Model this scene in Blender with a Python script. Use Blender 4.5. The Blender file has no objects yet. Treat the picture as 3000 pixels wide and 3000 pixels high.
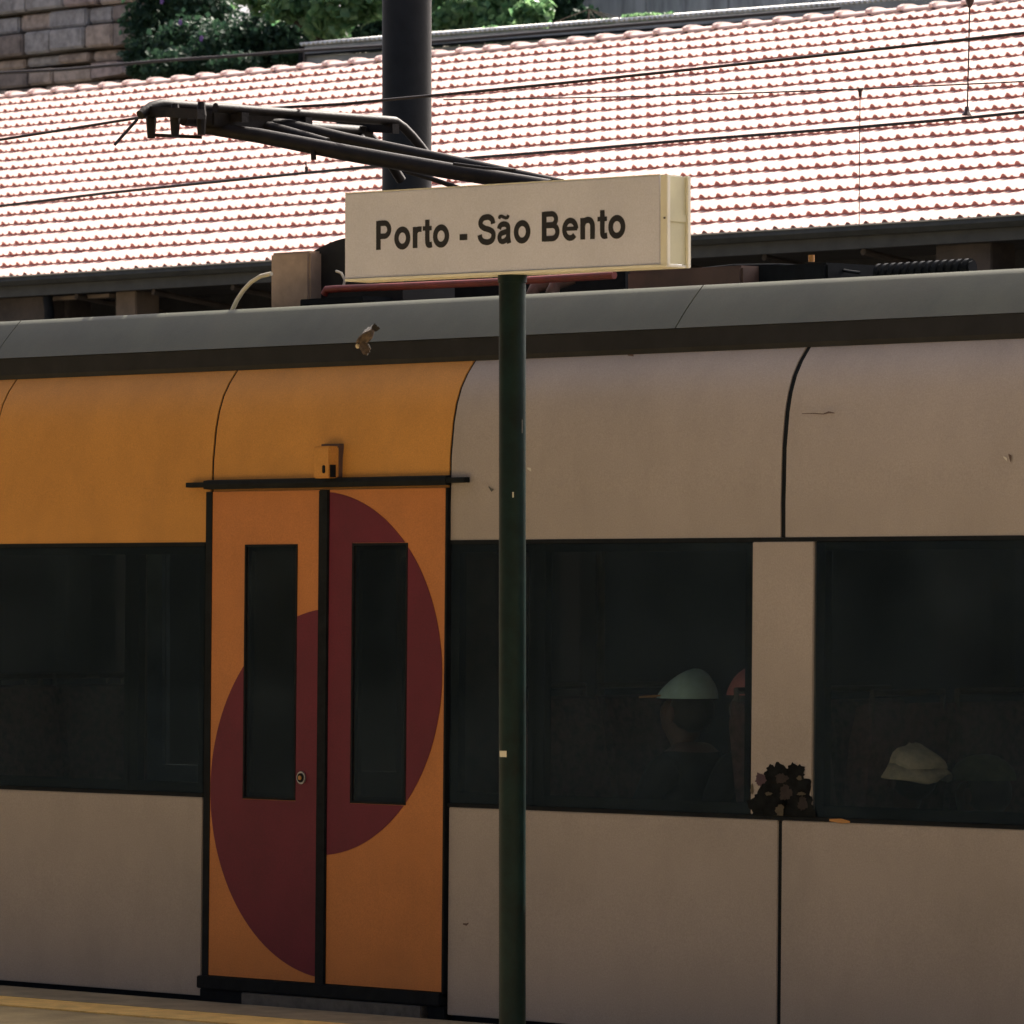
import bpy, bmesh, math, random
import numpy as np
from mathutils import Vector, Matrix

random.seed(7)
rng = np.random.default_rng(7)
S = bpy.context.scene
COL = S.collection
R = math.radians

# ------------------------------------------------------------------ camera
A = R(46.0)          # angle between the picture plane and the track
F = 16970.0          # focal length in pixels of a 3000 px wide picture
D = 22.93            # distance along the axis to the side of the train
H = 1.73             # eye height above the platform
FW = Vector((-math.sin(A), math.cos(A), 0)); RT = Vector((math.cos(A), math.sin(A), 0)); UP = Vector((0, 0, 1))
CAM = Vector((D * math.sin(A), -D * math.cos(A), H))
cd = bpy.data.cameras.new('camera'); cam = bpy.data.objects.new('camera', cd); COL.objects.link(cam)
cam.location = CAM; cam.rotation_euler = (R(90), 0, A)
cd.sensor_width = 36; cd.lens = 36 * F / 3000; cd.shift_y = 220 / 3000
cd.clip_start = 0.5; cd.clip_end = 3000
cd.dof.use_dof = True; cd.dof.focus_distance = 24.5; cd.dof.aperture_fstop = 16
S.camera = cam

# ------------------------------------------------------------------ sky, sun, exposure
SUN_EL, SUN_AZ = R(45), R(-9)
W = bpy.data.worlds.new('World'); S.world = W; W.use_nodes = True
nt = W.node_tree; bg = nt.nodes['Background']
sky = nt.nodes.new('ShaderNodeTexSky'); sky.sky_type = 'NISHITA'; sky.sun_disc = False
sky.sun_elevation = SUN_EL; sky.sun_rotation = SUN_AZ
sky.air_density = 0.35; sky.dust_density = 7.0; sky.ozone_density = 0.3
nt.links.new(sky.outputs[0], bg.inputs[0]); bg.inputs[1].default_value = 0.14
sl = bpy.data.lights.new('sun', 'SUN'); sl.energy = 5.0; sl.angle = R(0.5); sl.color = (1.0, 0.93, 0.84)
so = bpy.data.objects.new('sun', sl); COL.objects.link(so)
sd = Vector((math.sin(SUN_AZ) * math.cos(SUN_EL), math.cos(SUN_AZ) * math.cos(SUN_EL), math.sin(SUN_EL)))
so.rotation_euler = (-sd).to_track_quat('-Z', 'Y').to_euler(); so.location = sd * 60
vs = S.view_settings; vs.view_transform = 'Standard'; vs.look = 'None'; vs.gamma = 1; vs.use_curve_mapping = False
vs.exposure = 1.22

# ------------------------------------------------------------------ geometry helpers
def ray(u, v):
    return FW + RT * ((u - 1500) / F) + UP * ((1720 - v) / F)
def hit(u, v, p0, n):
    r = ray(u, v); return CAM + r * ((Vector(p0) - CAM).dot(n) / r.dot(n))
def P(u, v, y):
    return hit(u, v, (0, y, 0), Vector((0, 1, 0)))
def X(u, y=0.0):
    return P(u, 1720, y).x
def Z(u, v, y=0.0):
    return P(u, v, y).z

class MB:
    def __init__(s): s.v = []; s.f = []; s.m = []
    def add(s, vs_, fs, mi=0):
        o = len(s.v); s.v += [tuple(p) for p in vs_]
        s.f += [tuple(i + o for i in f) for f in fs]; s.m += [mi] * len(fs)
        return s
    def box(s, x0, x1, y0, y1, z0, z1, mi=0):
        return s.add([(x0,y0,z0),(x1,y0,z0),(x1,y1,z0),(x0,y1,z0),(x0,y0,z1),(x1,y0,z1),(x1,y1,z1),(x0,y1,z1)],
                     [(0,3,2,1),(4,5,6,7),(0,1,5,4),(1,2,6,5),(2,3,7,6),(3,0,4,7)], mi)
    def obox(s, c, ax, ay, az, mi=0):
        c = Vector(c); V = []
        for sx, sy, sz in ((-1,-1,-1),(1,-1,-1),(1,1,-1),(-1,1,-1),(-1,-1,1),(1,-1,1),(1,1,1),(-1,1,1)):
            V.append(c + Vector(ax)*sx + Vector(ay)*sy + Vector(az)*sz)
        return s.add(V, [(0,3,2,1),(4,5,6,7),(0,1,5,4),(1,2,6,5),(2,3,7,6),(3,0,4,7)], mi)
    def tube(s, pts, r, n=10, mi=0, cap=True):
        pts = [Vector(p) for p in pts]; k = len(pts)
        rs = r if isinstance(r, (list, tuple)) else [r] * k
        V = []; prev = None
        for i, p in enumerate(pts):
            t = (pts[min(i+1,k-1)] - pts[max(i-1,0)]).normalized()
            if prev is None:
                ref = Vector((0,0,1)) if abs(t.z) < .9 else Vector((1,0,0))
                a = t.cross(ref).normalized()
            else:
                a = (prev - t * prev.dot(t)).normalized()
            prev = a; b = t.cross(a)
            for j in range(n):
                th = 2*math.pi*j/n; V.append(p + a*(math.cos(th)*rs[i]) + b*(math.sin(th)*rs[i]))
        fs = [(i*n+j, i*n+(j+1)%n, (i+1)*n+(j+1)%n, (i+1)*n+j) for i in range(k-1) for j in range(n)]
        if cap: fs += [tuple(range(n-1,-1,-1)), tuple((k-1)*n+j for j in range(n))]
        return s.add(V, fs, mi)
    def prof(s, pr, x0, x1, mi=0, nx=1, close=True):
        """profile of (y,z) points swept along x, closed polygon"""
        n = len(pr); V = []
        for i in range(nx+1):
            x = x0 + (x1-x0)*i/nx
            V += [(x, y, z) for y, z in pr]
        fs = []
        m = n if close else n-1
        for i in range(nx):
            for j in range(m):
                a = i*n+j; b = i*n+(j+1)%n
                fs.append((a, b, b+n, a+n))
        if close: fs += [tuple(range(n-1,-1,-1)), tuple(nx*n+j for j in range(n))]
        return s.add(V, fs, mi)
    def poly(s, pts, d, mi=0):
        """planar polygon (3d points) given thickness vector d"""
        n = len(pts); d = Vector(d)
        V = [Vector(p) for p in pts] + [Vector(p)+d for p in pts]
        fs = [tuple(range(n)), tuple(range(2*n-1, n-1, -1))] + [(i, n+i, n+(i+1)%n, (i+1)%n) for i in range(n)]
        return s.add(V, fs, mi)
    def ell(s, c, r, nu=14, nv=9, mi=0, rot=None):
        c = Vector(c); V = []; fs = []
        for j in range(nv+1):
            ph = math.pi*j/nv
            for i in range(nu):
                th = 2*math.pi*i/nu
                q = Vector((r[0]*math.sin(ph)*math.cos(th), r[1]*math.sin(ph)*math.sin(th), r[2]*math.cos(ph)))
                if rot: q = rot @ q
                V.append(c+q)
        for j in range(nv):
            for i in range(nu):
                fs.append((j*nu+i, (j+1)*nu+i, (j+1)*nu+(i+1)%nu, j*nu+(i+1)%nu))
        return s.add(V, fs, mi)

def root_loc(o):
    while o.parent: o = o.parent
    return Vector(o.location)
def build(name, mb, mats, parent=None, smooth=None, bevel=0, shear=None, origin=None):
    o0 = root_loc(parent) if parent else Vector(origin or (0,0,0))
    vv = mb.v
    if shear: vv = [shear(*p) for p in vv]
    me = bpy.data.meshes.new(name)
    me.from_pydata([(x-o0.x, y-o0.y, z-o0.z) for x,y,z in vv], [], mb.f)
    if not isinstance(mats, (list, tuple)): mats = [mats]
    for m in mats: me.materials.append(m)
    if len(mats) > 1: me.polygons.foreach_set('material_index', mb.m)
    bm = bmesh.new(); bm.from_mesh(me)
    bmesh.ops.recalc_face_normals(bm, faces=bm.faces[:])
    if bevel:
        bmesh.ops.bevel(bm, geom=bm.edges[:], offset=bevel, segments=2, affect='EDGES', clamp_overlap=True)
    bm.to_mesh(me); bm.free()
    if smooth is not None:
        me.polygons.foreach_set('use_smooth', [True]*len(me.polygons))
        me.set_sharp_from_angle(angle=R(smooth))
    o = bpy.data.objects.new(name, me); COL.objects.link(o)
    if parent: o.parent = parent
    else: o.location = o0
    return o
def tag(o, label, cat, group=None):
    o['label'] = label; o['category'] = cat
    if group: o['group'] = group
    return o
def thing(name, label, cat, loc=(0,0,0), group=None):
    o = bpy.data.objects.new(name, None); COL.objects.link(o); o.location = loc; o.empty_display_size = .3
    return tag(o, label, cat, group)
def struct(o): o['kind'] = 'structure'; return o

# ------------------------------------------------------------------ materials
def mat(name, col, rough=.6, var=.12, scale=6, bump=0, bscale=40, metal=0, spec=.5, stretch=(1,1,1), tint=None, grime=0, coat=0, speck=0):
    m = bpy.data.materials.new(name); m.use_nodes = True
    n = m.node_tree.nodes; l = m.node_tree.links; b = n['Principled BSDF']
    b.inputs['Roughness'].default_value = rough; b.inputs['Metallic'].default_value = metal
    b.inputs['Specular IOR Level'].default_value = spec
    if coat: b.inputs['Coat Weight'].default_value = coat; b.inputs['Coat Roughness'].default_value = .25
    tc = n.new('ShaderNodeTexCoord'); mp = n.new('ShaderNodeMapping'); mp.inputs['Scale'].default_value = stretch
    l.new(tc.outputs['Object'], mp.inputs[0])
    nz = n.new('ShaderNodeTexNoise'); nz.inputs['Scale'].default_value = scale; nz.inputs['Detail'].default_value = 6; nz.inputs['Roughness'].default_value = .65
    l.new(mp.outputs[0], nz.inputs['Vector'])
    mx = n.new('ShaderNodeMix'); mx.data_type = 'RGBA'
    c2 = tint or tuple(c*(1-2.2*var) for c in col)
    c1 = tuple(min(1,c*(1+var)) for c in col)
    mx.inputs['A'].default_value = (*[max(0,c) for c in c2],1); mx.inputs['B'].default_value = (*c1,1)
    rp = n.new('ShaderNodeMapRange'); rp.inputs[1].default_value = .3; rp.inputs[2].default_value = .62
    l.new(nz.outputs[0], rp.inputs[0]); l.new(rp.outputs[0], mx.inputs['Factor'])
    out = mx.outputs['Result']
    if grime:
        n3 = n.new('ShaderNodeTexNoise'); n3.inputs['Scale'].default_value = 1.0; n3.inputs['Detail'].default_value = 8; n3.inputs['Roughness'].default_value = .7
        m3 = n.new('ShaderNodeMapping'); m3.inputs['Scale'].default_value = (3.2, 3.2, 1.5)
        l.new(tc.outputs['Object'], m3.inputs[0]); l.new(m3.outputs[0], n3.inputs['Vector'])
        r3 = n.new('ShaderNodeMapRange'); r3.inputs[1].default_value = .48; r3.inputs[2].default_value = .75; r3.inputs[3].default_value = 0; r3.inputs[4].default_value = grime
        l.new(n3.outputs[0], r3.inputs[0])
        g = n.new('ShaderNodeMix'); g.data_type = 'RGBA'; g.inputs['B'].default_value = (.10,.08,.05,1)
        l.new(r3.outputs[0], g.inputs['Factor']); l.new(out, g.inputs['A']); out = g.outputs['Result']
    if speck:
        n4 = n.new('ShaderNodeTexNoise'); n4.inputs['Scale'].default_value = 170; n4.inputs['Detail'].default_value = 3; n4.inputs['Roughness'].default_value = .8
        l.new(tc.outputs['Object'], n4.inputs['Vector'])
        r4 = n.new('ShaderNodeMapRange'); r4.inputs[1].default_value = .28; r4.inputs[2].default_value = .72; r4.inputs[3].default_value = 1-speck; r4.inputs[4].default_value = 1+speck
        l.new(n4.outputs[0], r4.inputs[0])
        m4 = n.new('ShaderNodeVectorMath'); m4.operation = 'SCALE'; l.new(out, m4.inputs[0]); l.new(r4.outputs[0], m4.inputs['Scale']); out = m4.outputs[0]
    l.new(out, b.inputs['Base Color'])
    if bump:
        n2 = n.new('ShaderNodeTexNoise'); n2.inputs['Scale'].default_value = bscale; n2.inputs['Detail'].default_value = 5
        l.new(mp.outputs[0], n2.inputs['Vector'])
        bp = n.new('ShaderNodeBump'); bp.inputs['Strength'].default_value = bump; bp.inputs['Distance'].default_value = .02
        l.new(n2.outputs[0], bp.inputs['Height']); l.new(bp.outputs[0], b.inputs['Normal'])
    return m
def glass(name, tint, refl):
    m = bpy.data.materials.new(name); m.use_nodes = True
    n = m.node_tree.nodes; l = m.node_tree.links; n.remove(n['Principled BSDF'])
    tr = n.new('ShaderNodeBsdfTransparent'); tr.inputs[0].default_value = (*tint,1)
    gl = n.new('ShaderNodeBsdfGlossy'); gl.inputs['Roughness'].default_value = .03; gl.inputs[0].default_value = (*refl,1)
    fr = n.new('ShaderNodeFresnel'); fr.inputs[0].default_value = 1.45
    mx = n.new('ShaderNodeMixShader')
    ge = n.new('ShaderNodeNewGeometry'); mu = n.new('ShaderNodeMath'); mu.operation = 'MULTIPLY'; iv = n.new('ShaderNodeMath'); iv.operation = 'SUBTRACT'; iv.inputs[0].default_value = 1
    l.new(ge.outputs['Backfacing'], iv.inputs[1]); l.new(fr.outputs[0], mu.inputs[0]); l.new(iv.outputs[0], mu.inputs[1])
    l.new(mu.outputs[0], mx.inputs[0])
    # painted haze: bluish diffuse veil on the outer face lifts the black glass
    df = n.new('ShaderNodeBsdfDiffuse'); df.inputs[0].default_value = (.24,.34,.42,1); dm = n.new('ShaderNodeMixShader')
    nz = n.new('ShaderNodeTexNoise'); nz.inputs['Scale'].default_value = 2.5; nz.inputs['Detail'].default_value = 6
    tc = n.new('ShaderNodeTexCoord'); l.new(tc.outputs['Object'], nz.inputs['Vector'])
    mr = n.new('ShaderNodeMapRange'); mr.inputs[1].default_value = .3; mr.inputs[2].default_value = .7; mr.inputs[3].default_value = .035; mr.inputs[4].default_value = .075
    l.new(nz.outputs[0], mr.inputs[0]); mb_ = n.new('ShaderNodeMath'); mb_.operation = 'MULTIPLY'; l.new(mr.outputs[0], mb_.inputs[0]); l.new(iv.outputs[0], mb_.inputs[1])
    l.new(mb_.outputs[0], dm.inputs[0]); l.new(tr.outputs[0], dm.inputs[1]); l.new(df.outputs[0], dm.inputs[2]); l.new(dm.outputs[0], mx.inputs[1]); l.new(gl.outputs[0], mx.inputs[2])
    l.new(mx.outputs[0], n['Material Output'].inputs[0])
    return m
def leafmat(name, c1, c2, trans=.35, rough=.6, spec=.25):
    m = bpy.data.materials.new(name); m.use_nodes = True
    n = m.node_tree.nodes; l = m.node_tree.links; b = n['Principled BSDF']
    b.inputs['Roughness'].default_value = rough; b.inputs['Specular IOR Level'].default_value = spec
    oi = n.new('ShaderNodeTexCoord'); nz = n.new('ShaderNodeTexNoise'); nz.inputs['Scale'].default_value = 9
    l.new(oi.outputs['Object'], nz.inputs['Vector'])
    rp = n.new('ShaderNodeMapRange'); rp.inputs[1].default_value = .35; rp.inputs[2].default_value = .65
    l.new(nz.outputs[0], rp.inputs[0])
    mx = n.new('ShaderNodeMix'); mx.data_type = 'RGBA'; mx.inputs['A'].default_value = (*c1,1); mx.inputs['B'].default_value = (*c2,1)
    l.new(rp.outputs[0], mx.inputs['Factor']); l.new(mx.outputs['Result'], b.inputs['Base Color'])
    t = n.new('ShaderNodeBsdfTranslucent'); l.new(mx.outputs['Result'], t.inputs[0])
    ms = n.new('ShaderNodeMixShader'); ms.inputs[0].default_value = trans
    l.new(b.outputs[0], ms.inputs[1]); l.new(t.outputs[0], ms.inputs[2]); l.new(ms.outputs[0], n['Material Output'].inputs[0])
    return m

M = dict(
    yellow=mat('yellow_paint', (.59,.27,.058), .5, .05, 2.5, .02, 300, grime=.12, spec=.2, speck=.16),
    orange=mat('door_orange', (.53,.195,.052), .5, .05, 3, .02, 300, grime=.12, spec=.25, speck=.16),
    maroon=mat('emblem_maroon', (.13,.012,.024), .5, .08, 3, spec=.25, speck=.16),
    cream=mat('train_cream', (.365,.308,.258), .45, .05, 1.1, .02, 260, grime=.16, speck=.16),
    rubber=mat('rubber_black', (.009,.011,.0125), .7, .2, 20, spec=.12),
    gutter=mat('gutter_grey', (.015,.015,.0155), .6, .15, 10, spec=.2),
    fairing=mat('roof_fairing_grey', (.070,.074,.045), .55, .10, 3, .03, 120, grime=.25, speck=.16),
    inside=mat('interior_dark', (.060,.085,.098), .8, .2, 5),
    seat=mat('seat_fabric', (.11,.05,.045), .9, .3, 30),
    seatframe=mat('seat_shell', (.075,.05,.035), .6, .2, 10),
    glass=glass('window_glass', (.68,.71,.72), (.07,.10,.12)),
    doorglass=glass('door_glass', (.40,.40,.38), (.10,.13,.15)),
    frit=mat('window_frit_black', (.006,.008,.009), .9, .1, 10, spec=.05),
    steel=mat('brushed_steel', (.35,.34,.32), .4, .15, 20, metal=.8),
    sill=mat('step_plate_grey', (.09,.085,.075), .6, .2, 20),
    sign=mat('sign_white', (.68,.69,.85), .38, .03, 3, grime=.06, speck=.10),
    signedge=mat('sign_frame_cream', (.84,.82,.72), .35, .04, 6),
    signend=mat('sign_end_ivory', (.62,.60,.42), .4, .05, 8),
    ink=mat('lettering_black', (.013,.012,.014), .5, .1, 10),
    pole=mat('pole_green', (.003,.014,.0125), .5, .25, 12, .05, 80, spec=.2),
    mast=mat('mast_dark', (.008,.009,.010), .55, .2, 8, .05, 60, spec=.25),
    iron=mat('pantograph_iron', (.011,.008,.006), .6, .3, 14, .1, 90, spec=.25),
    wire=mat('wire_dark', (.022,.014,.012), .6, .1, 10),
    insul=mat('insulator_brown', (.07,.03,.02), .3, .2, 12),
    tile=mat('roof_tile_clay', (.61,.42,.365), .85, .08, 3),
    shadeclay=mat('tile_edge_shade', (.48,.185,.15), .9, .15, 6, .1, 50),  # shade of tile ends and undersides put into the colour as darker clay
    ridge=mat('ridge_tile_clay', (.66,.50,.45), .85, .08, 2.2),
    deck=mat('roof_deck_clay', (.22,.08,.06), .9, .1, 4),
    fascia=mat('fascia_dark_green', (.036,.040,.034), .6, .2, 6),
    gutrim=mat('gutter_rim_zinc', (.45,.42,.33), .5, .1, 8),
    shedwall=mat('shed_wall_brown', (.055,.044,.034), .8, .3, 2.5, .2, 20),
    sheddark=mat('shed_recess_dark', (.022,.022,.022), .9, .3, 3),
    pillar=mat('shed_pillar_buff', (.15,.115,.08), .8, .15, 4, .1, 20),
    cabinet=mat('roof_cabinet_buff', (.34,.245,.175), .7, .16, 5, .05, 60, grime=.2),
    browncab=mat('roof_cabinet_brown', (.09,.052,.038), .7, .15, 4),
    redcab=mat('red_cable', (.20,.03,.02), .5, .15, 10),
    hose=mat('white_hose', (.60,.55,.43), .5, .05, 10),
    amber=mat('amber_plastic', (.45,.20,.04), .4, .05, 10),
    platform=mat('platform_concrete', (.38,.295,.145), .85, .15, 3, .3, 60, grime=.3),
    coping=mat('platform_coping', (.30,.25,.16), .85, .15, 5, .2, 60),
    yline=mat('platform_yellow', (.84,.55,.17), .75, .10, 9, .3, 120, grime=.25, speck=.16),
    ballast=mat('ballast', (.16,.14,.12), .95, .3, 14, .6, 40),
    earth=mat('hill_earth', (.10,.085,.055), .95, .3, .8, .6, 4),
    metalroof=mat('corrugated_zinc', (.75,.75,.72), .45, .12, 4, metal=.2),
    metalwall=mat('shed_board_grey', (.36,.37,.36), .7, .12, 3),
    concrete=mat('concrete_blue_grey', (.36,.385,.40), .85, .25, 1.6, .2, 12, stretch=(2.2,2.2,.35)),
    bark=mat('bark', (.06,.045,.03), .9, .3, 9, .6, 30),
    leafd=leafmat('leaf_dark', (.023,.056,.037), (.046,.095,.050), .3),
    leafb=leafmat('leaf_bright', (.08,.20,.09), (.26,.42,.19), .5, .38, .5),
    flower=mat('flower_purple', (.20,.11,.34), .6, .1, 10),
    skin=mat('skin', (.15,.075,.05), .5, .08, 12),
    cloth=mat('cloth_dark', (.012,.015,.016), .9, .25, 20),
    hair=mat('hair_dark', (.02,.014,.01), .6, .2, 30),
    capteal=mat('cap_teal', (.55,.75,.69), .8, .08, 20),
    brim=mat('cap_brim_orange', (.75,.33,.10), .8, .08, 20),
    straw=mat('hat_straw', (.85,.70,.46), .9, .12, 30, .2, 60),
    pink=mat('cap_pink', (.75,.22,.20), .8, .08, 20),
    olive=mat('cap_olive', (.10,.11,.045), .9, .15, 20),
    birdb=mat('feather_brown', (.11,.075,.05), .8, .35, 60),
    birdd=mat('feather_dark', (.030,.022,.018), .8, .3, 60),
    birdw=mat('feather_pale', (.60,.50,.36), .8, .1, 40),
    sprayd=mat('spray_dark', (.011,.012,.012), .9, .3, 20, spec=.05),
    sprayy=mat('spray_ochre', (.065,.048,.024), .6, .2, 20),
    sprayb=mat('spray_brown', (.026,.018,.015), .9, .3, 20),
    sprayp=mat('spray_plum', (.045,.016,.026), .6, .2, 20),
    white=mat('paint_white', (.60,.57,.48), .6, .05, 8),
    canopy=mat('canopy_paint', (.30,.29,.25), .7, .1, 3),
)
stonem = [mat('granite_%s' % k, c, .9, .22, 5, .5, 18) for k, c in
          (('buff',(.46,.375,.31)), ('grey',(.40,.38,.36)), ('rose',(.42,.335,.30)), ('dark',(.27,.225,.195)))]

# ================================================================== GROUND
g = struct(build('ground', MB().box(-1500,1500,-1500,1500,-1.6,-1.05), M['earth']))
tb = struct(build('track_bed', MB().box(-60,60,-.12,21.5,-1.04,-.90), M['ballast']))
pl = struct(build('platform', MB().box(-60,60,-13.0,-.46,-1.02,0.0), M['platform']))
struct(build('platform_coping', MB().box(-60,60,-.455,-.07,-1.01,0.003), M['coping']))
struct(build('platform_line', MB().box(-60,60,-.82,-.50,.0005,.006), M['yline']))
# hill behind the shed, one sheet
def hill_z(x, y):
    t = (y-31)/15
    b = -1.1 if t <= 0 else (-1.1 + 10.5*min(1,t)**1.2 + max(0,t-1)*2.2)
    return b + .35*math.sin(x*.31+y*.17) * min(1,max(0,t)) + .2*math.sin(x*.9-y*.7)*min(1,max(0,t))
mb = MB(); nx, ny = 60, 40
for j in range(ny+1):
    for i in range(nx+1):
        x = -150+ 230*i/nx; y = 30.5 + 110*(j/ny)**1.6
        mb.v.append((x, y, hill_z(x, y)))
for j in range(ny):
    for i in range(nx):
        a = j*(nx+1)+i; mb.f.append((a, a+1, a+nx+2, a+nx+1)); mb.m.append(0)
struct(build('hill', mb, M['earth'], smooth=60))

# ================================================================== TRAIN
LEAN = .012
def ys(z): return -(2.13-z)*LEAN if z < 2.13 else 0.0
def sh(x, y, z): return (x, y + ys(z), z)
ZT, ZB = 1.918, .850
x_seam = X(2293)
prof_px = [(2294.5,1414),(2296.5,1311),(2305,1207),(2314,1150),(2327,1100),(2345,1057),(2366,1020),(2385,990)]
def on_slice(u, v, x0):
    p = hit(u, v, (x0,0,0), Vector((1,0,0))); return (p.y, p.z)
prof = [(0.0, ZT), (0.0, 2.05)] + [(max(0, y), z) for y, z in (on_slice(u, v, x_seam) for u, v in prof_px)]
XL, XR = -12.0, 10.0     # how far the train is built to either side
train = thing('commuter_train', 'yellow and cream commuter train standing at the platform with its doors shut', 'train', (X(968), 0, 0))
def off(pr, d):
    out = []
    for i, (y, z) in enumerate(pr):
        a = pr[max(0,i-1)]; b = pr[min(len(pr)-1,i+1)]
        t = Vector((b[0]-a[0], b[1]-a[1])).normalized()
        out.append((y + t.y*d, z - t.x*d))
    return out
GAP = .010
def upper(name, x0, x1, m, g0=GAP, g1=GAP):
    pr = off(prof, .0); inn = off(prof, .02)
    return build(name, MB().prof(pr + inn[::-1], x0+g0/2, x1-g1/2), m, train, smooth=40)
xj = [X(-25), X(621), X(1317), X(2294)]
upper('upper_panel', XL, xj[0]-2.0, M['yellow']); upper('upper_panel', xj[0]-2.0, xj[0], M['yellow'])
upper('upper_panel', xj[0], xj[1], M['yellow'], .012, .014)
upper('upper_panel', xj[1], xj[2], M['yellow'], .014, .014)['label'] = 'yellow curved panel above the door'
upper('upper_panel', xj[2], xj[3], M['cream'], .014, .026); upper('upper_panel', xj[3], xj[3]+2.6, M['cream'], .026, .016)
upper('upper_panel', xj[3]+2.6, XR, M['cream'])
# black shell behind the joints
pi = off(prof, .021); po = off(prof, .05)
build('body_shell', MB().prof(pi + po[::-1], XL, XR), M['rubber'], train, smooth=40)
def seal(x, w):
    a = off(prof, .0045); b = off(prof, .0195)
    build('joint_seal', MB().prof(a + b[::-1], x-w/2+.0006, x+w/2-.0006), M['rubber'], train, smooth=40)
for x, w in ((xj[0],.012),(xj[1],.014),(xj[2],.014),(xj[3],.026)): seal(x, w)
# lower panels
x_dl, x_dr = X(603), X(1318)
def lower(x0, x1, m):
    return build('lower_panel', MB().box(x0, x1, 0, .03, .02, ZB), m, train, shear=sh, bevel=.003)
lower(XL, X(-900), M['cream']); lower(X(-893), x_dl-.004, M['cream']); lower(x_dr+.010, X(2287.5), M['cream']); lower(X(2298), X(2298)+2.6, M['cream']); lower(X(2298)+2.61, XR, M['cream'])
build('joint_seal', MB().box(X(2287.5)+.0006, X(2298)-.0006, .004, .03, .03, ZB-.004), M['rubber'], train, shear=sh)
build('body_shell', MB().box(XL, XR, .032, .06, -.25, ZB-.004), M['rubber'], train, shear=sh)
build('underframe', MB().box(XL, XR, .25, 2.5, -.75, -.02), M['rubber'], train)
# gaskets along the window band
for z0, z1 in ((ZT-.016, ZT-.001), (ZB+.001, ZB+.016)):
    build('window_gasket', MB().box(XL, x_dl, -.002, .02, z0, z1), M['rubber'], train, shear=sh)
    build('window_gasket', MB().box(x_dr, XR, -.002, .02, z0, z1), M['rubber'], train, shear=sh)
# window panes
def pane(x0, x1, posts=True):
    o = build('window_pane', MB().box(x0+.003, x1-.003, .001, .007, ZB+.018, ZT-.018), M['glass'], train, shear=sh)
    mb = MB(); w = .045
    mb.box(x0, x0+w, .012, .05, ZB, ZT); mb.box(x1-w, x1, .012, .05, ZB, ZT)
    mb.box(x0+w, x1-w, .0125, .05, ZT-.05, ZT); mb.box(x0+w, x1-w, .0125, .05, ZB, ZB+.06)
    build('window_border', mb, M['frit'], o, shear=sh)
xs = [XL, X(-1100), X(383), x_dl-.002]
for a, b in zip(xs[:-1], xs[1:]): pane(a, b)
pane(x_dr+.004, X(1570)); pane(X(1570), X(2206))
pane(X(2388), X(2388)+1.6); pane(X(2388)+1.6, XR)
build('window_pillar', MB().box(X(2207.5), X(2387), -.003, .05, ZB+.019, ZT-.017), M['cream'], train, shear=sh, bevel=.003)

# door
zd0, zd1 = .110, 2.128
xs0, xs1 = X(944), X(973)
xa, xb = X(630), X(1313)
def circ_poly(cx, cz, r, x_lo, x_hi, z_lo, z_hi, n=120):
    pts = []
    for i in range(n):
        t = 2*math.pi*i/n
        pts.append((cx + r*math.cos(t), cz + r*math.sin(t)))
    def clip(pts, f, val, keep_gt, ax):
        out = []
        for i in range(len(pts)):
            p, q = pts[i], pts[(i+1)%len(pts)]
            ip = (p[ax] >= val) == keep_gt; iq = (q[ax] >= val) == keep_gt
            if ip: out.append(p)
            if ip != iq:
                s = (val-p[ax])/(q[ax]-p[ax]); out.append((p[0]+(q[0]-p[0])*s, p[1]+(q[1]-p[1])*s))
        return out
    pts = clip(pts, 0, x_lo, True, 0); pts = clip(pts, 0, x_hi, False, 0)
    pts = clip(pts, 0, z_lo, True, 1); pts = clip(pts, 0, z_hi, False, 1)
    return pts
YD = -.012
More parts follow.
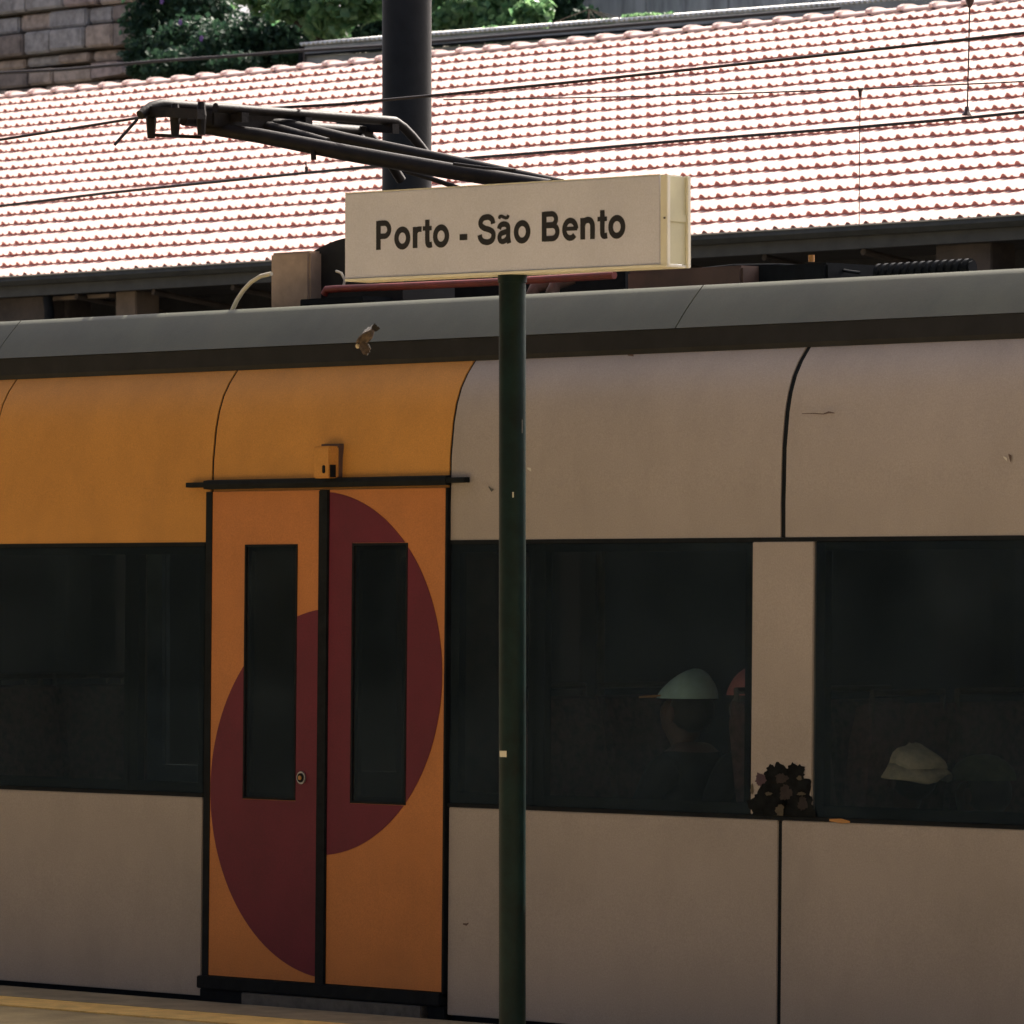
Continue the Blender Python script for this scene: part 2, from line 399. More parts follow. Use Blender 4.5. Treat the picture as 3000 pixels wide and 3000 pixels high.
def door_leaf(x0, x1, wu0, wu1, wz0, wz1, cx, cz, r, button):
    wx0, wx1 = X(wu0), X(wu1)
    mb = MB()
    mb.box(x0, wx0, YD, .03, zd0, zd1); mb.box(wx1, x1, YD, .03, zd0, zd1)
    mb.box(wx0, wx1, YD, .03, zd0, wz0); mb.box(wx0, wx1, YD, .03, wz1, zd1)
    d = build('door', mb, M['orange'], train, shear=sh)
    build('door_window', MB().box(wx0+.001, wx1-.001, YD+.004, YD+.010, wz0+.001, wz1-.001), M['doorglass'], d, shear=sh)
    build('window_border', MB().box(wx0+.002, wx0+.02, YD+.012, .02, wz0+.002, wz1-.002).box(wx1-.02, wx1-.002, YD+.012, .02, wz0+.002, wz1-.002)
          .box(wx0+.02, wx1-.02, YD+.0125, .02, wz0+.002, wz0+.022).box(wx0+.02, wx1-.02, YD+.0125, .02, wz1-.022, wz1-.002), M['rubber'], d, shear=sh)
    gk = MB(); e = .007
    gk.box(wx0-e, wx0+.003, YD-.0035, YD+.003, wz0-e, wz1+e).box(wx1-.003, wx1+e, YD-.0035, YD+.003, wz0-e, wz1+e)
    gk.box(wx0+.0031, wx1-.0031, YD-.0035, YD+.003, wz0-e, wz0+.003).box(wx0+.0031, wx1-.0031, YD-.0035, YD+.003, wz1-.003, wz1+e)
    build('window_gasket', gk, M['rubber'], d, shear=sh)
    # emblem: the disc is printed on the leaf and interrupted by its window
    mb = MB(); eps = .002
    for rx0, rx1, rz0, rz1 in ((x0+eps, wx0-eps-.007, zd0+eps, zd1-eps), (wx1+eps+.007, x1-eps, zd0+eps, zd1-eps), (wx0-eps-.007, wx1+eps+.007, zd0+eps, wz0-eps-.007), (wx0-eps-.007, wx1+eps+.007, wz1+eps+.007, zd1-eps)):
        pp = circ_poly(cx, cz, r, rx0, rx1, rz0, rz1)
        if len(pp) > 2: mb.poly([(x, YD-.0025, z) for x, z in pp], (0, .004, 0))
    build('emblem', mb, M['maroon'], d, shear=sh)
    if button:
        bx, bz = X(900), Z(900, 2278)
        for nm, rr, dd, m in (('button_rim', .026, .010, M['steel']), ('button_ring', .019, .013, M['rubber']), ('button', .009, .017, M['amber'])):
            pts = [(bx+rr*math.cos(2*math.pi*i/20), YD-dd, bz+rr*math.sin(2*math.pi*i/20)) for i in range(20)]
            build(nm, MB().poly(pts, (0, .02, 0)), m, d, shear=sh)
    return d
zc = lambda u, v: Z(u, v, 0)
r1 = .757; r2 = .744
door_leaf(xa, xs0, 730, 877, zc(800,2337), zc(800,1600), xa+.004+r1, zc(940,2323), r1, True)
door_leaf(xs1, xb, 1045, 1200, zc(1120,2350), zc(1120,1596), xb-.012-r2, zc(975,1973), r2, False)
build('door_seal', MB().box(xs0+.001, xs1-.001, YD-.010, .03, zd0-.02, zd1), M['rubber'], train, shear=sh, bevel=.004)
build('door_frame', MB().box(X(612), xa-.001, YD-.003, .03, zd0-.02, zd1).box(xb+.001, X(1319), YD-.003, .03, zd0-.02, zd1), M['rubber'], train, shear=sh)
build('door_sill', MB().box(X(606), X(1319), -.035, .03, .055, zd0-.003), M['rubber'], train, shear=sh, bevel=.004)
build('step_plate', MB().box(X(735), X(1262), -.055, .03, -.08, .050), M['sill'], train, bevel=.004)
build('step_bracket', MB().box(X(600), X(730), -.03, .03, -.12, .052), M['rubber'], train, bevel=.004)
build('step_bracket', MB().box(X(1266), X(1320), -.03, .03, -.12, .052), M['rubber'], train, bevel=.004)
zbar = 2.158
build('drip_rail', MB().prof([(.0,zbar-.020),(-.030,zbar-.018),(-.034,zbar),(-.030,zbar+.016),(.0,zbar+.020)], X(612), X(1322)).prof([(.0,zbar-.011),(-.030,zbar-.010),(-.030,zbar+.010),(.0,zbar+.011)], X(560), X(612)-.001).prof([(.0,zbar-.011),(-.030,zbar-.010),(-.030,zbar+.010),(.0,zbar+.011)], X(1322)+.001, X(1376)), M['rubber'], train)
# camera box over the door
bx1 = X(998); bx0 = bx1-.100; bz0, bz1 = Z(960,1402), Z(960,1308)
cb = build('camera_box', MB().box(bx0, bx1, -.062, .004, bz0, bz1), M['yellow'], train, bevel=.006)
build('bracket', MB().box(bx0-.004, bx1+.006, -.012, .012, bz0-.006, bz1+.010), M['browncab'], cb)
lx = bx0+.066; lz = bz0+.035
build('lens', MB().box(lx-.009, lx+.009, -.066, -.05, lz-.015, lz+.018), M['rubber'], cb, bevel=.003)
build('cable_gland', MB().box(bx1-.002, bx1+.004, -.058, -.030, bz0+.004, bz0+.055), M['rubber'], cb)
# spray paint patch on the pillar between the windows
spr = MB(); rr = random.Random(3)
def blob(u0, v0, ru, rv, mi, lay, n=40, rough=.22, seed=0):
    q = random.Random(seed); ph = [q.uniform(0,6.28) for _ in range(5)]; pts = []
    for i in range(n):
        t = 2*math.pi*i/n
        k = 1 + rough*(.5*math.sin(3*t+ph[0]) + .35*math.sin(5*t+ph[1]) + .35*math.sin(9*t+ph[2]) + .3*math.sin(14*t+ph[3]) + .25*math.sin(23*t+ph[4]) + .10*q.uniform(-1,1))
        u = u0+ru*k*math.cos(t); v = min(v0-rv*k*math.sin(t), 2402)
        pts.append((X(u), -.0035-.0006*lay, max(Z(u, v), ZB+.0175)))
    spr.poly(pts, (0,.0004,0), mi)
blob(2306, 2332, 76, 92, 0, 1, 110, .12, 1); blob(2262, 2365, 56, 48, 0, 2, 70, .16, 2); blob(2340, 2365, 56, 60, 0, 2, 70, .16, 12); blob(2275, 2266, 24, 24, 0, 2, 50, .2, 13); blob(2340, 2262, 26, 26, 0, 2, 50, .2, 14)
blob(2238, 2283, 15, 18, 2, 3, 50, .22, 3); blob(2300, 2280, 18, 14, 3, 4, 50, .22, 4); blob(2352, 2279, 7, 7, 1, 4, 30, .22, 5)
blob(2296, 2374, 12, 18, 1, 5, 50, .22, 6); blob(2312, 2322, 18, 22, 3, 3, 50, .22, 7); blob(2262, 2325, 10, 5, 1, 4, 30, .22, 8); blob(2358, 2325, 12, 5, 1, 4, 30, .22, 9)
blob(2214, 2312, 4, 16, 1, 6, 30, .22, 10); blob(2362, 2354, 14, 20, 3, 3, 40, .22, 11)
build('graffiti', spr, [M['sprayd'], M['sprayy'], M['sprayp'], M['sprayb']], train, shear=sh)

def scuff(pxs, wpx, m, y=-.0012):
    mb = MB(); V = []
    for (u, v), w in zip(pxs, wpx if isinstance(wpx, (list,tuple)) else [wpx]*len(pxs)):
        for sgn in (-1, 1): V.append((X(u), y, Z(u, v+sgn*w/2)))
    for (a, b, c) in list(V): V.append((a, b+.001, c))
    n = len(pxs); o = 2*n
    mb.add(V, [f for i in range(n-1) for f in ((2*i, 2*i+1, 2*i+3, 2*i+2), (o+2*i+2, o+2*i+3, o+2*i+1, o+2*i))])
    build('scuff', mb, m, train, shear=sh)
scuff([(2350,1212),(2385,1211),(2412,1213),(2428,1208),(2445,1210)], [2,3,3,6,2], M['browncab'])
scuff([(2940,1338),(2950,1346)], [4,9], M['white']); scuff([(2955,1332),(2962,1345)], [6,22], M['browncab'])
scuff([(1432,1426),(1440,1436),(1446,1434)], [4,10,4], M['sill']); scuff([(1545,1372),(1556,1376)], [5,10], M['white'])
scuff([(1368,2706),(1378,2708),(1384,2704)], [4,7,3], M['browncab']); scuff([(1840,1040),(1856,1041)], [4,6], M['browncab'])
scuff([(2440,2402),(2475,2405),(2500,2408)], [6,14,5], M['amber'], -.004)

# roof edge: dark gutter strip and the grey fairing above it
y_e, z_t = prof[-2]
yg = max(.10, prof[-2][0]-.004); zg0 = Z(2366, 1017, yg)
zg1 = Z(2366, 944, yg)
build('gutter_strip', MB().prof([(yg, zg1-.002), (yg, zg0+.02), (yg+.006, zg0), (yg+.10, zg0+.05), (yg+.10, zg1-.002)], XL, XR), M['gutter'], train)
fb = P(1980, 952, yg)
yt, zt_ = on_slice(2063, 835, fb.x)
fp = [(yg-.004, zg1)]
for i in range(1, 9):
    s = i/8; fp.append((yg-.004+(yt-yg)*s - .003*math.sin(math.pi*s), zg1+(zt_-zg1)*s + .003*math.sin(math.pi*s)))
fp += [(yt+.02, zt_-.001), (yt+.10, zt_-.03), (yt+.10, zg1)]
for a, b in ((XL, fb.x-4.2), (fb.x-4.195, fb.x-.003), (fb.x+.003, XR)):
    build('roof_fairing', MB().prof(fp, a, b), M['fairing'], train, smooth=50)
zr = zg1 + .02
build('roof', MB().prof([(yt+.10, zr-.1), (yt+.10, zr), (1.4, zr+.06), (2.8-yt, zr), (2.8-yt, zr-.1)], XL, XR), M['gutter'], train)
# far side, floor and ceiling
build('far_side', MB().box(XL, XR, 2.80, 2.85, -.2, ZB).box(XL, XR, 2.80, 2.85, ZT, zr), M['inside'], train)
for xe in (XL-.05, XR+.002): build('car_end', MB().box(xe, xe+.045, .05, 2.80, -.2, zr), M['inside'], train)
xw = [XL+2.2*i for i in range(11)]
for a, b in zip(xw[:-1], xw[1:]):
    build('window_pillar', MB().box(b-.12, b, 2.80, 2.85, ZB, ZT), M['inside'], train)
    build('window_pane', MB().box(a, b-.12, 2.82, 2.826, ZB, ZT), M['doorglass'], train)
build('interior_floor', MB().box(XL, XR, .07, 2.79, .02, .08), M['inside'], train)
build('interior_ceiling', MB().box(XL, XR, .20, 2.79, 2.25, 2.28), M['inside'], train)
# seats seen faintly through the glass
def seat(x, y, face, m=None):
    mb = MB(); s = face
    prs = [(0,.50),(.10,.48),(.42,.50),(.46,.54),(.46,.58),(.40,.60),(.12,.58),(.06,.75),(.00,1.15),(-.04,1.28),(-.10,1.29),(-.12,1.20),(-.06,.75)]
    n = len(prs); V = []
    for yy in (y-.22, y+.22): V += [(x+s*a, yy, b) for a, b in prs]
    mb.add(V, [tuple(range(n-1,-1,-1)), tuple(range(n,2*n))] + [(i,(i+1)%n,n+(i+1)%n,n+i) for i in range(n)])
    o = build('seat', mb, M['seat'], train, smooth=50)
    build('seat_leg', MB().box(x+s*.05, x+s*.35, y-.03, y+.03, .08, .50), M['seatframe'], o)
    build('grab_handle', MB().tube([(x-s*.09,y-.20,1.20),(x-s*.10,y-.20,1.33),(x-s*.10,y+.20,1.33),(x-s*.09,y+.20,1.20)], .014, 8), M['seatframe'], o)
for x, f in ((X(1700,.5), 1), (X(1700,.5)+1.75, -1), (X(2330,.5)+.05, 1), (X(2330,.5)+1.75, -1), (X(100,.5), 1), (X(100,.5)-.3, -1), (X(100,.5)-2.0, 1)):
    for y in (.42, .90): seat(x, y, f)
for u in (1590, 1760, 420):
    build('grab_pole', MB().tube([(X(u,1.2),1.2,.08),(X(u,1.2),1.2,2.25)], .018, 10), M['seatframe'], train)
build('partition', MB().box(X(1395,.6), X(1395,.6)+.03, .15, 1.0, .08, 1.9), M['seatframe'], train)
build('partition', MB().box(X(760,1.6)-.6, X(760,1.6)+.1, 2.0, 2.03, .3, 2.2), M['seatframe'], train)
# roof equipment
def roofbox(name, u0, u1, v0, v1, y0, y1, m, bevel=.01, par=None):
    p0 = P(u0, v1, y0); p1 = P(u1, v0, y0)
    return build(name, MB().box(p0.x, p1.x, y0, y1, min(p0.z, zr-.02), P((u0+u1)/2, v0, y0).z), m, par or train, bevel=bevel)
roofbox('roof_cabinet', 791, 905, 738, 930, .55, 1.0, M['cabinet'])
# dark rounded housing beside it
q0 = P(907, 900, .62); q1 = P(1180, 900, .62); ztop = P(1000, 697, .62).z; zsh = P(907, 742, .62).z
w = q1.x-q0.x
pts = [(q0.x, .62, zr-.02)] + [(q0.x + w*s, .62, zsh + (ztop-zsh)*math.sin(min(1, s*2.2)*math.pi/2)) for s in [i/14 for i in range(15)]] + [(q1.x, .62, zr-.02)]
build('roof_housing', MB().poly(pts, (0,.8,0)), M['gutter'], train, smooth=30)
for i, (u0, u1, v0, v1) in enumerate(((878,1060,872,884),(890,1100,884,930))):
    roofbox('insulator_base', u0, u1, v0, v1, .42, .60, M['rubber'], .004)
hp = [P(u, v, .40) for u, v in ((672,930),(682,905),(694,880),(712,852),(736,826),(762,810),(795,802))]
build('roof_hose', MB().tube(hp, .0095, 8), M['hose'], train, smooth=60)
rc = [P(u, v, .46) for u, v in ((950,862),(957,848),(985,846),(1200,838),(1460,826),(1700,812),(1800,806))]
build('power_cable', MB().tube(rc, .016, 10), M['redcab'], train, smooth=60)
lp = [P(u, v, .52) for u, v in ((985,794),(1000,800),(1010,820),(1004,850))]
build('roof_cable', MB().tube(lp, .006, 6), M['hose'], train, smooth=60)
roofbox('roof_cabinet', 1835, 2172, 786, 860, .60, 1.1, M['browncab'])
roofbox('roof_rail', 1330, 1830, 790, 870, .8, .86, M['rubber'], .004)
for (u, v) in ((1640,845),(1580,855)):
    p = P(u, v, .55); build('roof_valve', MB().tube([(p.x,.5,p.z-.03),(p.x,.53,p.z+.02),(p.x+.05,.58,p.z+.045)], .028, 10), M['browncab'], train, smooth=60)
p0 = P(2570, 800, .62); p1 = P(2850, 784, .62)
ins = MB(); ins.tube([p0 + Vector((0,0,-.01)), p1], .026, 12)
n = 13
for i in range(n):
    c = p0.lerp(p1, (i+.5)/n); ins.tube([c-Vector((.009,0,0)), c+Vector((.009,0,0))], .036, 14)
build('roof_insulator', ins, M['rubber'], train, smooth=40)
p = P(2377, 756, .7); build('roof_lamp', MB().tube([(p.x,.7,p.z-.015),(p.x,.7,p.z+.012)], .013, 12), M['amber'], train)
p2 = P(2395, 800, .7); build('roof_box', MB().box(p.x-.35, p.x+.08, .7, 1.0, zr-.02, p.z-.02), M['rubber'], train, bevel=.01)
lp = [P(u, v, .8) for u, v in ((2040,790),(2150,778),(2280,776),(2400,782),(2520,800))]
build('roof_cable', MB().tube(lp, .007, 6), M['rubber'], train, smooth=60)

# pantograph
pan = bpy.data.objects.new('pantograph', None); COL.objects.link(pan); pan.parent = train
def ptube(name, pts, r, m=None, n=10):
    return build(name, MB().tube(pts, r, n), m or M['iron'], pan, smooth=60)
YC = 1.40
K = P(1612, 548, YC)                    # knee, behind the sign
hx = P(748, 340, YC).x                  # the head stands across the train here
hz = P(748, 326, YC).z
# collector strips across the train, horns bent down
def strip(dx, dz, lo, hi, r):
    pts = [(hx+dx, YC+yy, hz+dz-abs(max(0, abs(yy)-.58))**1.35*1.25) for yy in [lo + (hi-lo)*i/26 for i in range(27)]]
    ptube('collector_strip', pts, r, n=8)
strip(0, 0, -.68, .90, .023); strip(.30, -.03, -.50, .84, .022)
strip(.15, -.075, -.56, .56, .030)
build('head_plate', MB().obox((hx+.16, YC-.26, hz-.065), (.10,0,-.01), (0,.22,0), (0,0,.035)), M['iron'], pan, bevel=.008)
for yy in (-.62, -.36, .02, .55):
    build('head_bracket', MB().obox((hx+.15, YC+yy, hz-.05), (.19,0,-.018), (0,.020,0), (0,0,.022)), M['iron'], pan)
for uu, dx in ((443, 0), (513, .15), (590, .30)):
    yy = hit(uu, 380, (hx+dx, 0, 0), Vector((1,0,0))).y
    build('head_spring', MB().tube([(hx+dx, yy, hz-.01), (hx+dx, yy, hz-.07), (hx+dx, yy, hz-.155)], [.016, .024, .017], 8), M['iron'], pan)
ptube('head_link', [hit(440, 395, (hx,0,0), Vector((1,0,0))), hit(592, 402, (hx+.15,0,0), Vector((1,0,0)))], .008)
ptube('horn_rod', [hit(336, 424, (hx,0,0), Vector((1,0,0))), hit(402, 350, (hx,0,0), Vector((1,0,0)))], .007)
# upper arm: two tubes from the head to the knee, guide rod above
def yplane(u, v, y): return P(u, v, y)
a_near = [P(585, 372, .95), P(760, 398, 1.08), P(1010, 447, 1.22), P(1300, 498, 1.33), K]
ptube('upper_arm', a_near, [.028,.033,.036,.036,.033], n=12)
a_far = [P(604, 352, 1.05), P(850, 372, 1.35), P(1010, 408, 1.48), P(1260, 458, 1.47), K + Vector((.02,.05,.015))]
ptube('upper_arm', a_far, [.030,.034,.030,.026,.022], n=12)
ptube('damper', [P(600, 362, 1.25), P(790, 378, 1.25), P(960, 418, 1.3)], [.030,.034,.022])
ptube('guide_rod', [P(700, 352, 1.5), P(920, 392, 1.5), P(1200, 447, 1.5), P(1585, 529, 1.5)], .012)
ptube('guide_rod', [P(1330, 480, 1.25), P(1420, 492, 1.25), P(1508, 499, 1.25)], .007)
ptube('control_rod', [P(1190, 502, 1.4), P(1262, 523, 1.4), P(1330, 546, 1.4), P(1450, 590, 1.4)], .011)
ptube('bow_brace', [P(1064, 370, 1.9), P(1062, 395, 1.9), P(1068, 425, 1.8)], [.016,.011,.02])
ptube('bow_brace', [P(1064, 385, 1.9), P(1030, 392, 1.9), P(1010, 402, 1.8)], .005)
ptube('bow_brace', [P(1008, 385, 1.9), P(1040, 405, 1.9), P(1062, 412, 1.8)], .005)
ptube('bow_brace', [P(1040, 372, 1.9), P(1015, 385, 1.9), P(1000, 400, 1.8)], .005)
ptube('stud', [P(918, 440, 1.15), P(919, 468, 1.15)], .012)
# lower arm down to the base on the roof
base = Vector((P(1250, 900, YC).x, YC, zr+.10))
ptube('lower_arm', [K, K.lerp(base, .5), base], [.035,.042,.05], n=12)
ptube('lower_rod', [K+Vector((-.05,.10,-.05)), base+Vector((-.25,.1,.02))], .014)
build('base_frame', MB().box(base.x-.5, base.x+.5, YC-.45, YC+.45, zr+.02, zr+.09), M['rubber'], pan, bevel=.01)
for sx in (-.4,.4):
    for sy in (-.38,.38):
        b_ = MB()
        for k in range(4): b_.tube([(base.x+sx, YC+sy, zr-.05+k*.02), (base.x+sx, YC+sy, zr-.04+k*.02)], .05, 12)
        build('insulator', b_, M['insul'], pan)

# ================================================================== PASSENGERS (behind the glass)
def passenger(name, label, x, y, top, face, cloth, hat):
    """seated figure, face=+1 looks towards +x"""
    root = thing(name, label, 'person', (x, y, .08), 'passengers behind the train windows')
    s = face; dz = top - 1.34
    J = {  # joint: (x,y,z,r)
        'pelvis':(0,0,.56+dz,.155), 'waist':(-.03*s,0,.72+dz,.140), 'chest':(-.04*s,0,.90+dz,.165), 'collar':(-.03*s,0,1.03+dz,.105), 'neck':(.0,0,1.08+dz,.058),
        'jaw':(.025*s,0,1.15+dz,.078), 'head':(.01*s,0,1.23+dz,.095), 'crown':(0,0,1.29+dz,.075), 'nose':(.118*s,0,1.185+dz,.018),
        'hipl':(.05*s,-.10,.55+dz,.10), 'kneel':(.46*s,-.12,.56+dz,.075), 'ankl':(.44*s,-.12,.14,.045), 'toel':(.60*s,-.12,.10,.035),
        'hipr':(.05*s,.10,.55+dz,.10), 'kneer':(.46*s,.12,.56+dz,.075), 'ankr':(.44*s,.12,.14,.045), 'toer':(.60*s,.12,.10,.035),
        'shl':(-.03*s,-.19,.98+dz,.070), 'elbl':(.06*s,-.25,.72+dz,.048), 'wrl':(.30*s,-.16,.66+dz,.033), 'hal':(.38*s,-.13,.655+dz,.028),
        'shr':(-.03*s,.19,.98+dz,.070), 'elbr':(.06*s,.25,.72+dz,.048), 'wrr':(.30*s,.16,.66+dz,.033), 'har':(.38*s,.13,.655+dz,.028)}
    E = [('pelvis','waist'),('waist','chest'),('chest','collar'),('collar','neck'),('neck','jaw'),('jaw','head'),('head','crown'),('head','nose'),
         ('pelvis','hipl'),('hipl','kneel'),('kneel','ankl'),('ankl','toel'),('pelvis','hipr'),('hipr','kneer'),('kneer','ankr'),('ankr','toer'),
         ('collar','shl'),('shl','elbl'),('elbl','wrl'),('wrl','hal'),('collar','shr'),('shr','elbr'),('elbr','wrr'),('wrr','har')]
    for sd_, k in ((-1,'hal'),(1,'har')):
        hx_, hy_, hz_, _ = J[k]
        for f in range(4):
            nm = k+str(f); J[nm] = (hx_+.075*s-.006*s*abs(f-1.5), hy_+(f-1.5)*.019, hz_-.03, .008); E.append((k, nm))
        nm = k+'t'; J[nm] = (hx_+.02*s, hy_-sd_*.045, hz_-.005, .009); E.append((k, nm))
    ks = list(J); me = bpy.data.meshes.new('body')
    me.from_pydata([Vector(J[k][:3]) for k in ks], [(ks.index(a), ks.index(b)) for a, b in E], [])
    o = bpy.data.objects.new('body', me); COL.objects.link(o)
    md = o.modifiers.new('Skin', 'SKIN')
    sk = me.skin_vertices[0].data if me.skin_vertices else None
    if sk is None:
        bm = bmesh.new(); bm.from_mesh(me); bm.verts.layers.skin.verify(); bm.to_mesh(me); bm.free(); sk = me.skin_vertices[0].data
    for i, k in enumerate(ks):
        sk[i].radius = (J[k][3], J[k][3]); sk[i].use_root = (k == 'pelvis')
    md.use_smooth_shade = True
    sb = o.modifiers.new('Subdivision', 'SUBSURF'); sb.levels = 1; sb.render_levels = 1
    dg = bpy.context.evaluated_depsgraph_get(); ev = bpy.data.meshes.new_from_object(o.evaluated_get(dg))
    o.modifiers.clear(); o.data = ev; ev.name = 'body'
    ev.materials.clear(); ev.materials.append(M['skin']); ev.materials.append(cloth)
    for pz in ev.polygons:
        c = pz.center; pz.material_index = 0 if (c.z > 1.055+dz or (c.x*s > .33 and .60+dz < c.z < .72+dz and abs(c.y) < .24 and (c.x*s > .36))) else 1
        if c.x*s > .36 and c.z < .60+dz: pz.material_index = 1
    o.parent = root
    hc = Vector((x, y, .08+1.235+dz))
    def part(nm, mb, m, par=root, sm=60): return build(nm, mb, m, par, smooth=sm)
    part('eye', MB().ell(hc+Vector((.092*s,-.032,-.01)), (.012,.014,.012), 8, 6), M['ink']); part('eye', MB().ell(hc+Vector((.092*s,.032,-.01)), (.012,.014,.012), 8, 6), M['ink'])
    part('mouth', MB().ell(hc+Vector((.092*s,0,-.085)), (.010,.024,.006), 8, 6), M['sprayp'])
    for e in (-1,1): part('ear', MB().ell(hc+Vector((-.005*s,e*.096,-.025)), (.022,.010,.032), 8, 6), M['skin'])
    part('hair', MB().ell(hc+Vector((-.030*s,0,-.012)), (.088,.094,.090), 14, 9), M['hair'])
    return root, hc
# teal cap with an orange brim, looking to the left
c = P(2012, 2030, .42)
r_, hc = passenger('person', 'passenger in a pale teal cap with an orange brim at a train window', c.x, .42, P(2020,2046,.42).z-.01, -1, M['cloth'], None)
def capdome(nm, hc, rx, ry, rz, m, root, z0=0.0, skew=0, front=None, lump=0):
    mb = MB(); nu, nv = 20, 7; V = []; fs = []
    for j in range(nv+1):
        ph = (math.pi/2)*j/nv
        for i in range(nu):
            t = 2*math.pi*i/nu; k = math.cos(ph)
            cx = math.cos(t); rr_ = front if (front and cx < 0) else rx
            zz = rz*math.sin(ph); 
            if front and cx < 0: zz *= 1 - .35*(-cx*k)
            lu = 1 + lump*(math.sin(2.3*t+ph*4) + .6*math.sin(5.1*t-ph*3))
            V.append(hc + Vector((rr_*k*cx*lu + skew*math.sin(ph), ry*k*math.sin(t)*lu, z0 + zz*lu)))
    for j in range(nv):
        for i in range(nu): fs.append((j*nu+i, j*nu+(i+1)%nu, (j+1)*nu+(i+1)%nu, (j+1)*nu+i))
    mb.add(V, fs); return build(nm, mb, m, root, smooth=60)
def brim(nm, hc, s, r0, L, wy, m, root, z0, drop):
    mb = MB(); n = 14; top = []
    for i in range(n+1):
        t = -math.pi/2 + math.pi*i/n
        top.append(hc + Vector((s*(r0*.55 + L*math.cos(t)), wy*math.sin(t), z0 - drop*math.cos(t))))
    mb.poly(top, (0,0,-.006)); return build(nm, mb, m, root)
hc_cap = Vector((P(2035, 2040, .42).x, .42, P(2020, 2046, .42).z))
capdome('cap', hc_cap, .088, .10, (P(2020,1955,.42).z-hc_cap.z)*.95, M['capteal'], r_, 0, .0, .185, .02)
brim('cap_brim', hc_cap, -1, .20, .18, .085, M['brim'], r_, .014, .010)
# straw hat in the right window
c = P(2660, 2270, .42)
r_, hc = passenger('person', 'passenger under a straw-coloured hat low in the window right of the cream pillar', c.x, .42, P(2668,2240,.42).z-.01, -1, M['cloth'], None)
hb = Vector((P(2668, 2250, .42).x, .42, P(2668, 2250, .42).z))
capdome('hat', hb, .145, .12, (P(2668,2170,.42).z-hb.z)*.93, M['straw'], r_, 0, -.03, None, .05)
mb = MB(); n = 28; V = []
for i in range(n):
    t = 2*math.pi*i/n; V.append(hb + Vector((.112*math.cos(t), .112*math.sin(t), .02)))
for i in range(n):
    t = 2*math.pi*i/n; V.append(hb + Vector((.168*math.cos(t), .150*math.sin(t), -.038+.014*math.sin(3*t+.6)+.008*math.sin(5*t))))
mb.add(V, [(i, (i+1)%n, n+(i+1)%n, n+i) for i in range(n)])
hbo = build('hat_brim', mb, M['straw'], r_, smooth=60); sm = hbo.modifiers.new('Solidify','SOLIDIFY'); sm.thickness = .006
# pink cap half hidden behind the pillar
c = P(2215, 2040, .55)
r_, hc = passenger('person', 'passenger in a pink cap mostly hidden behind the cream pillar', c.x, .55, P(2215,2036,.55).z-.01, -1, M['cloth'], None)
hp_ = Vector((c.x, .55, P(2215,2036,.55).z)); capdome('cap', hp_, .118, .112, .11, M['pink'], r_, 0, 0, None, .03)
# dark olive cap at the right edge of the window
c = P(2880, 2280, .75)
r_, hc = passenger('person', 'passenger in a dim olive cap at the right end of the window', c.x, .75, P(2880,2285,.75).z-.01, -1, M['cloth'], None)
ho = Vector((c.x, .75, P(2880,2285,.75).z)); capdome('cap', ho, .135, .12, .10, M['olive'], r_, 0, 0)

# ================================================================== STATION SIGN
SA = R(5.5)
st = Vector((math.cos(SA), math.sin(SA), 0)); sn = Vector((math.sin(SA), -math.cos(SA), 0))   # along the board, towards the viewer
pp = P(1501, 1720, -2.0); pole_c = Vector((pp.x, pp.y, 0))
sign = thing('station_sign', 'white station name board reading Porto - São Bento on a dark green post', 'sign', (pole_c.x, pole_c.y, 0))
TH = .125
fpt = pole_c + sn*(TH/2)
def SP(u, v): return hit(u, v, fpt, sn)
def sc(p): return (p - fpt).dot(st)
s0, s1 = sc(SP(1010, 700)), sc(SP(1956, 640))
zt = (SP(1010,578).z + SP(1956,503).z)/2; zb = (SP(1010,830).z + SP(1956,769).z)/2
def sbox(name, sa, sb, na, nb, za, zb_, m, par, bevel=0):
    """na,nb: distance in front of the board's mid plane"""
    c = pole_c + st*((sa+sb)/2) + sn*((na+nb)/2); c.z = (za+zb_)/2
    return build(name, MB().obox(c, st*((sb-sa)/2), sn*((nb-na)/2), Vector((0,0,(zb_-za)/2))), m, par, bevel=bevel)
bd = sbox('sign_board', s0, s1-.034, -TH/2+.004, TH/2, zb+.006, zt, M['sign'], sign, .002)
# aluminium edge profiles left proud at the right end
sbox('edge_profile', s1-.030, s1, TH/2-.016, TH/2+.003, zb+.002, zt+.002, M['signedge'], sign, .002)
sbox('edge_profile', s1-.021, s1+.001, -TH/2, -TH/2+.017, zb-.004, zt+.002, M['signedge'], sign, .002)
sbox('end_plate', s1-.020, s1-.008, -TH/2+.018, TH/2-.017, zb+.008, zt-.002, M['signend'], sign)
sbox('end_strap', s1-.008, s1-.004, -TH/2+.018, TH/2-.017, (zt+zb)/2-.002, (zt+zb)/2+.020, M['signend'], sign)
sbox('top_rail', s0, s1-.0345, -TH/2+.003, TH/2-.002, zt+.0005, zt+.005, M['signedge'], sign)
sbox('bottom_rail', s0+.004, s1-.004, -TH/2+.004, TH/2+.004, zb-.004, zb+.005, M['signedge'], sign, .001)
c = pole_c + st*(s1-.010) + sn*(TH/2+.004); c.z = (zt+zb)/2+.008
build('screw', MB().obox(c, st*.003, sn*.002, Vector((0,0,.003))), M['ink'], sign)
pr_ = .0465
post = build('post', MB().tube([(pole_c.x,pole_c.y,0), (pole_c.x,pole_c.y,zb-.005)], pr_, 32), M['pole'], sign, smooth=40)
build('post_collar', MB().tube([(pole_c.x,pole_c.y,zb-.03), (pole_c.x,pole_c.y,zb-.0045)], pr_+.004, 32), M['pole'], sign, smooth=40)
build('base_plate', MB().box(pole_c.x-.12, pole_c.x+.12, pole_c.y-.12, pole_c.y+.12, .001, .015), M['pole'], sign)
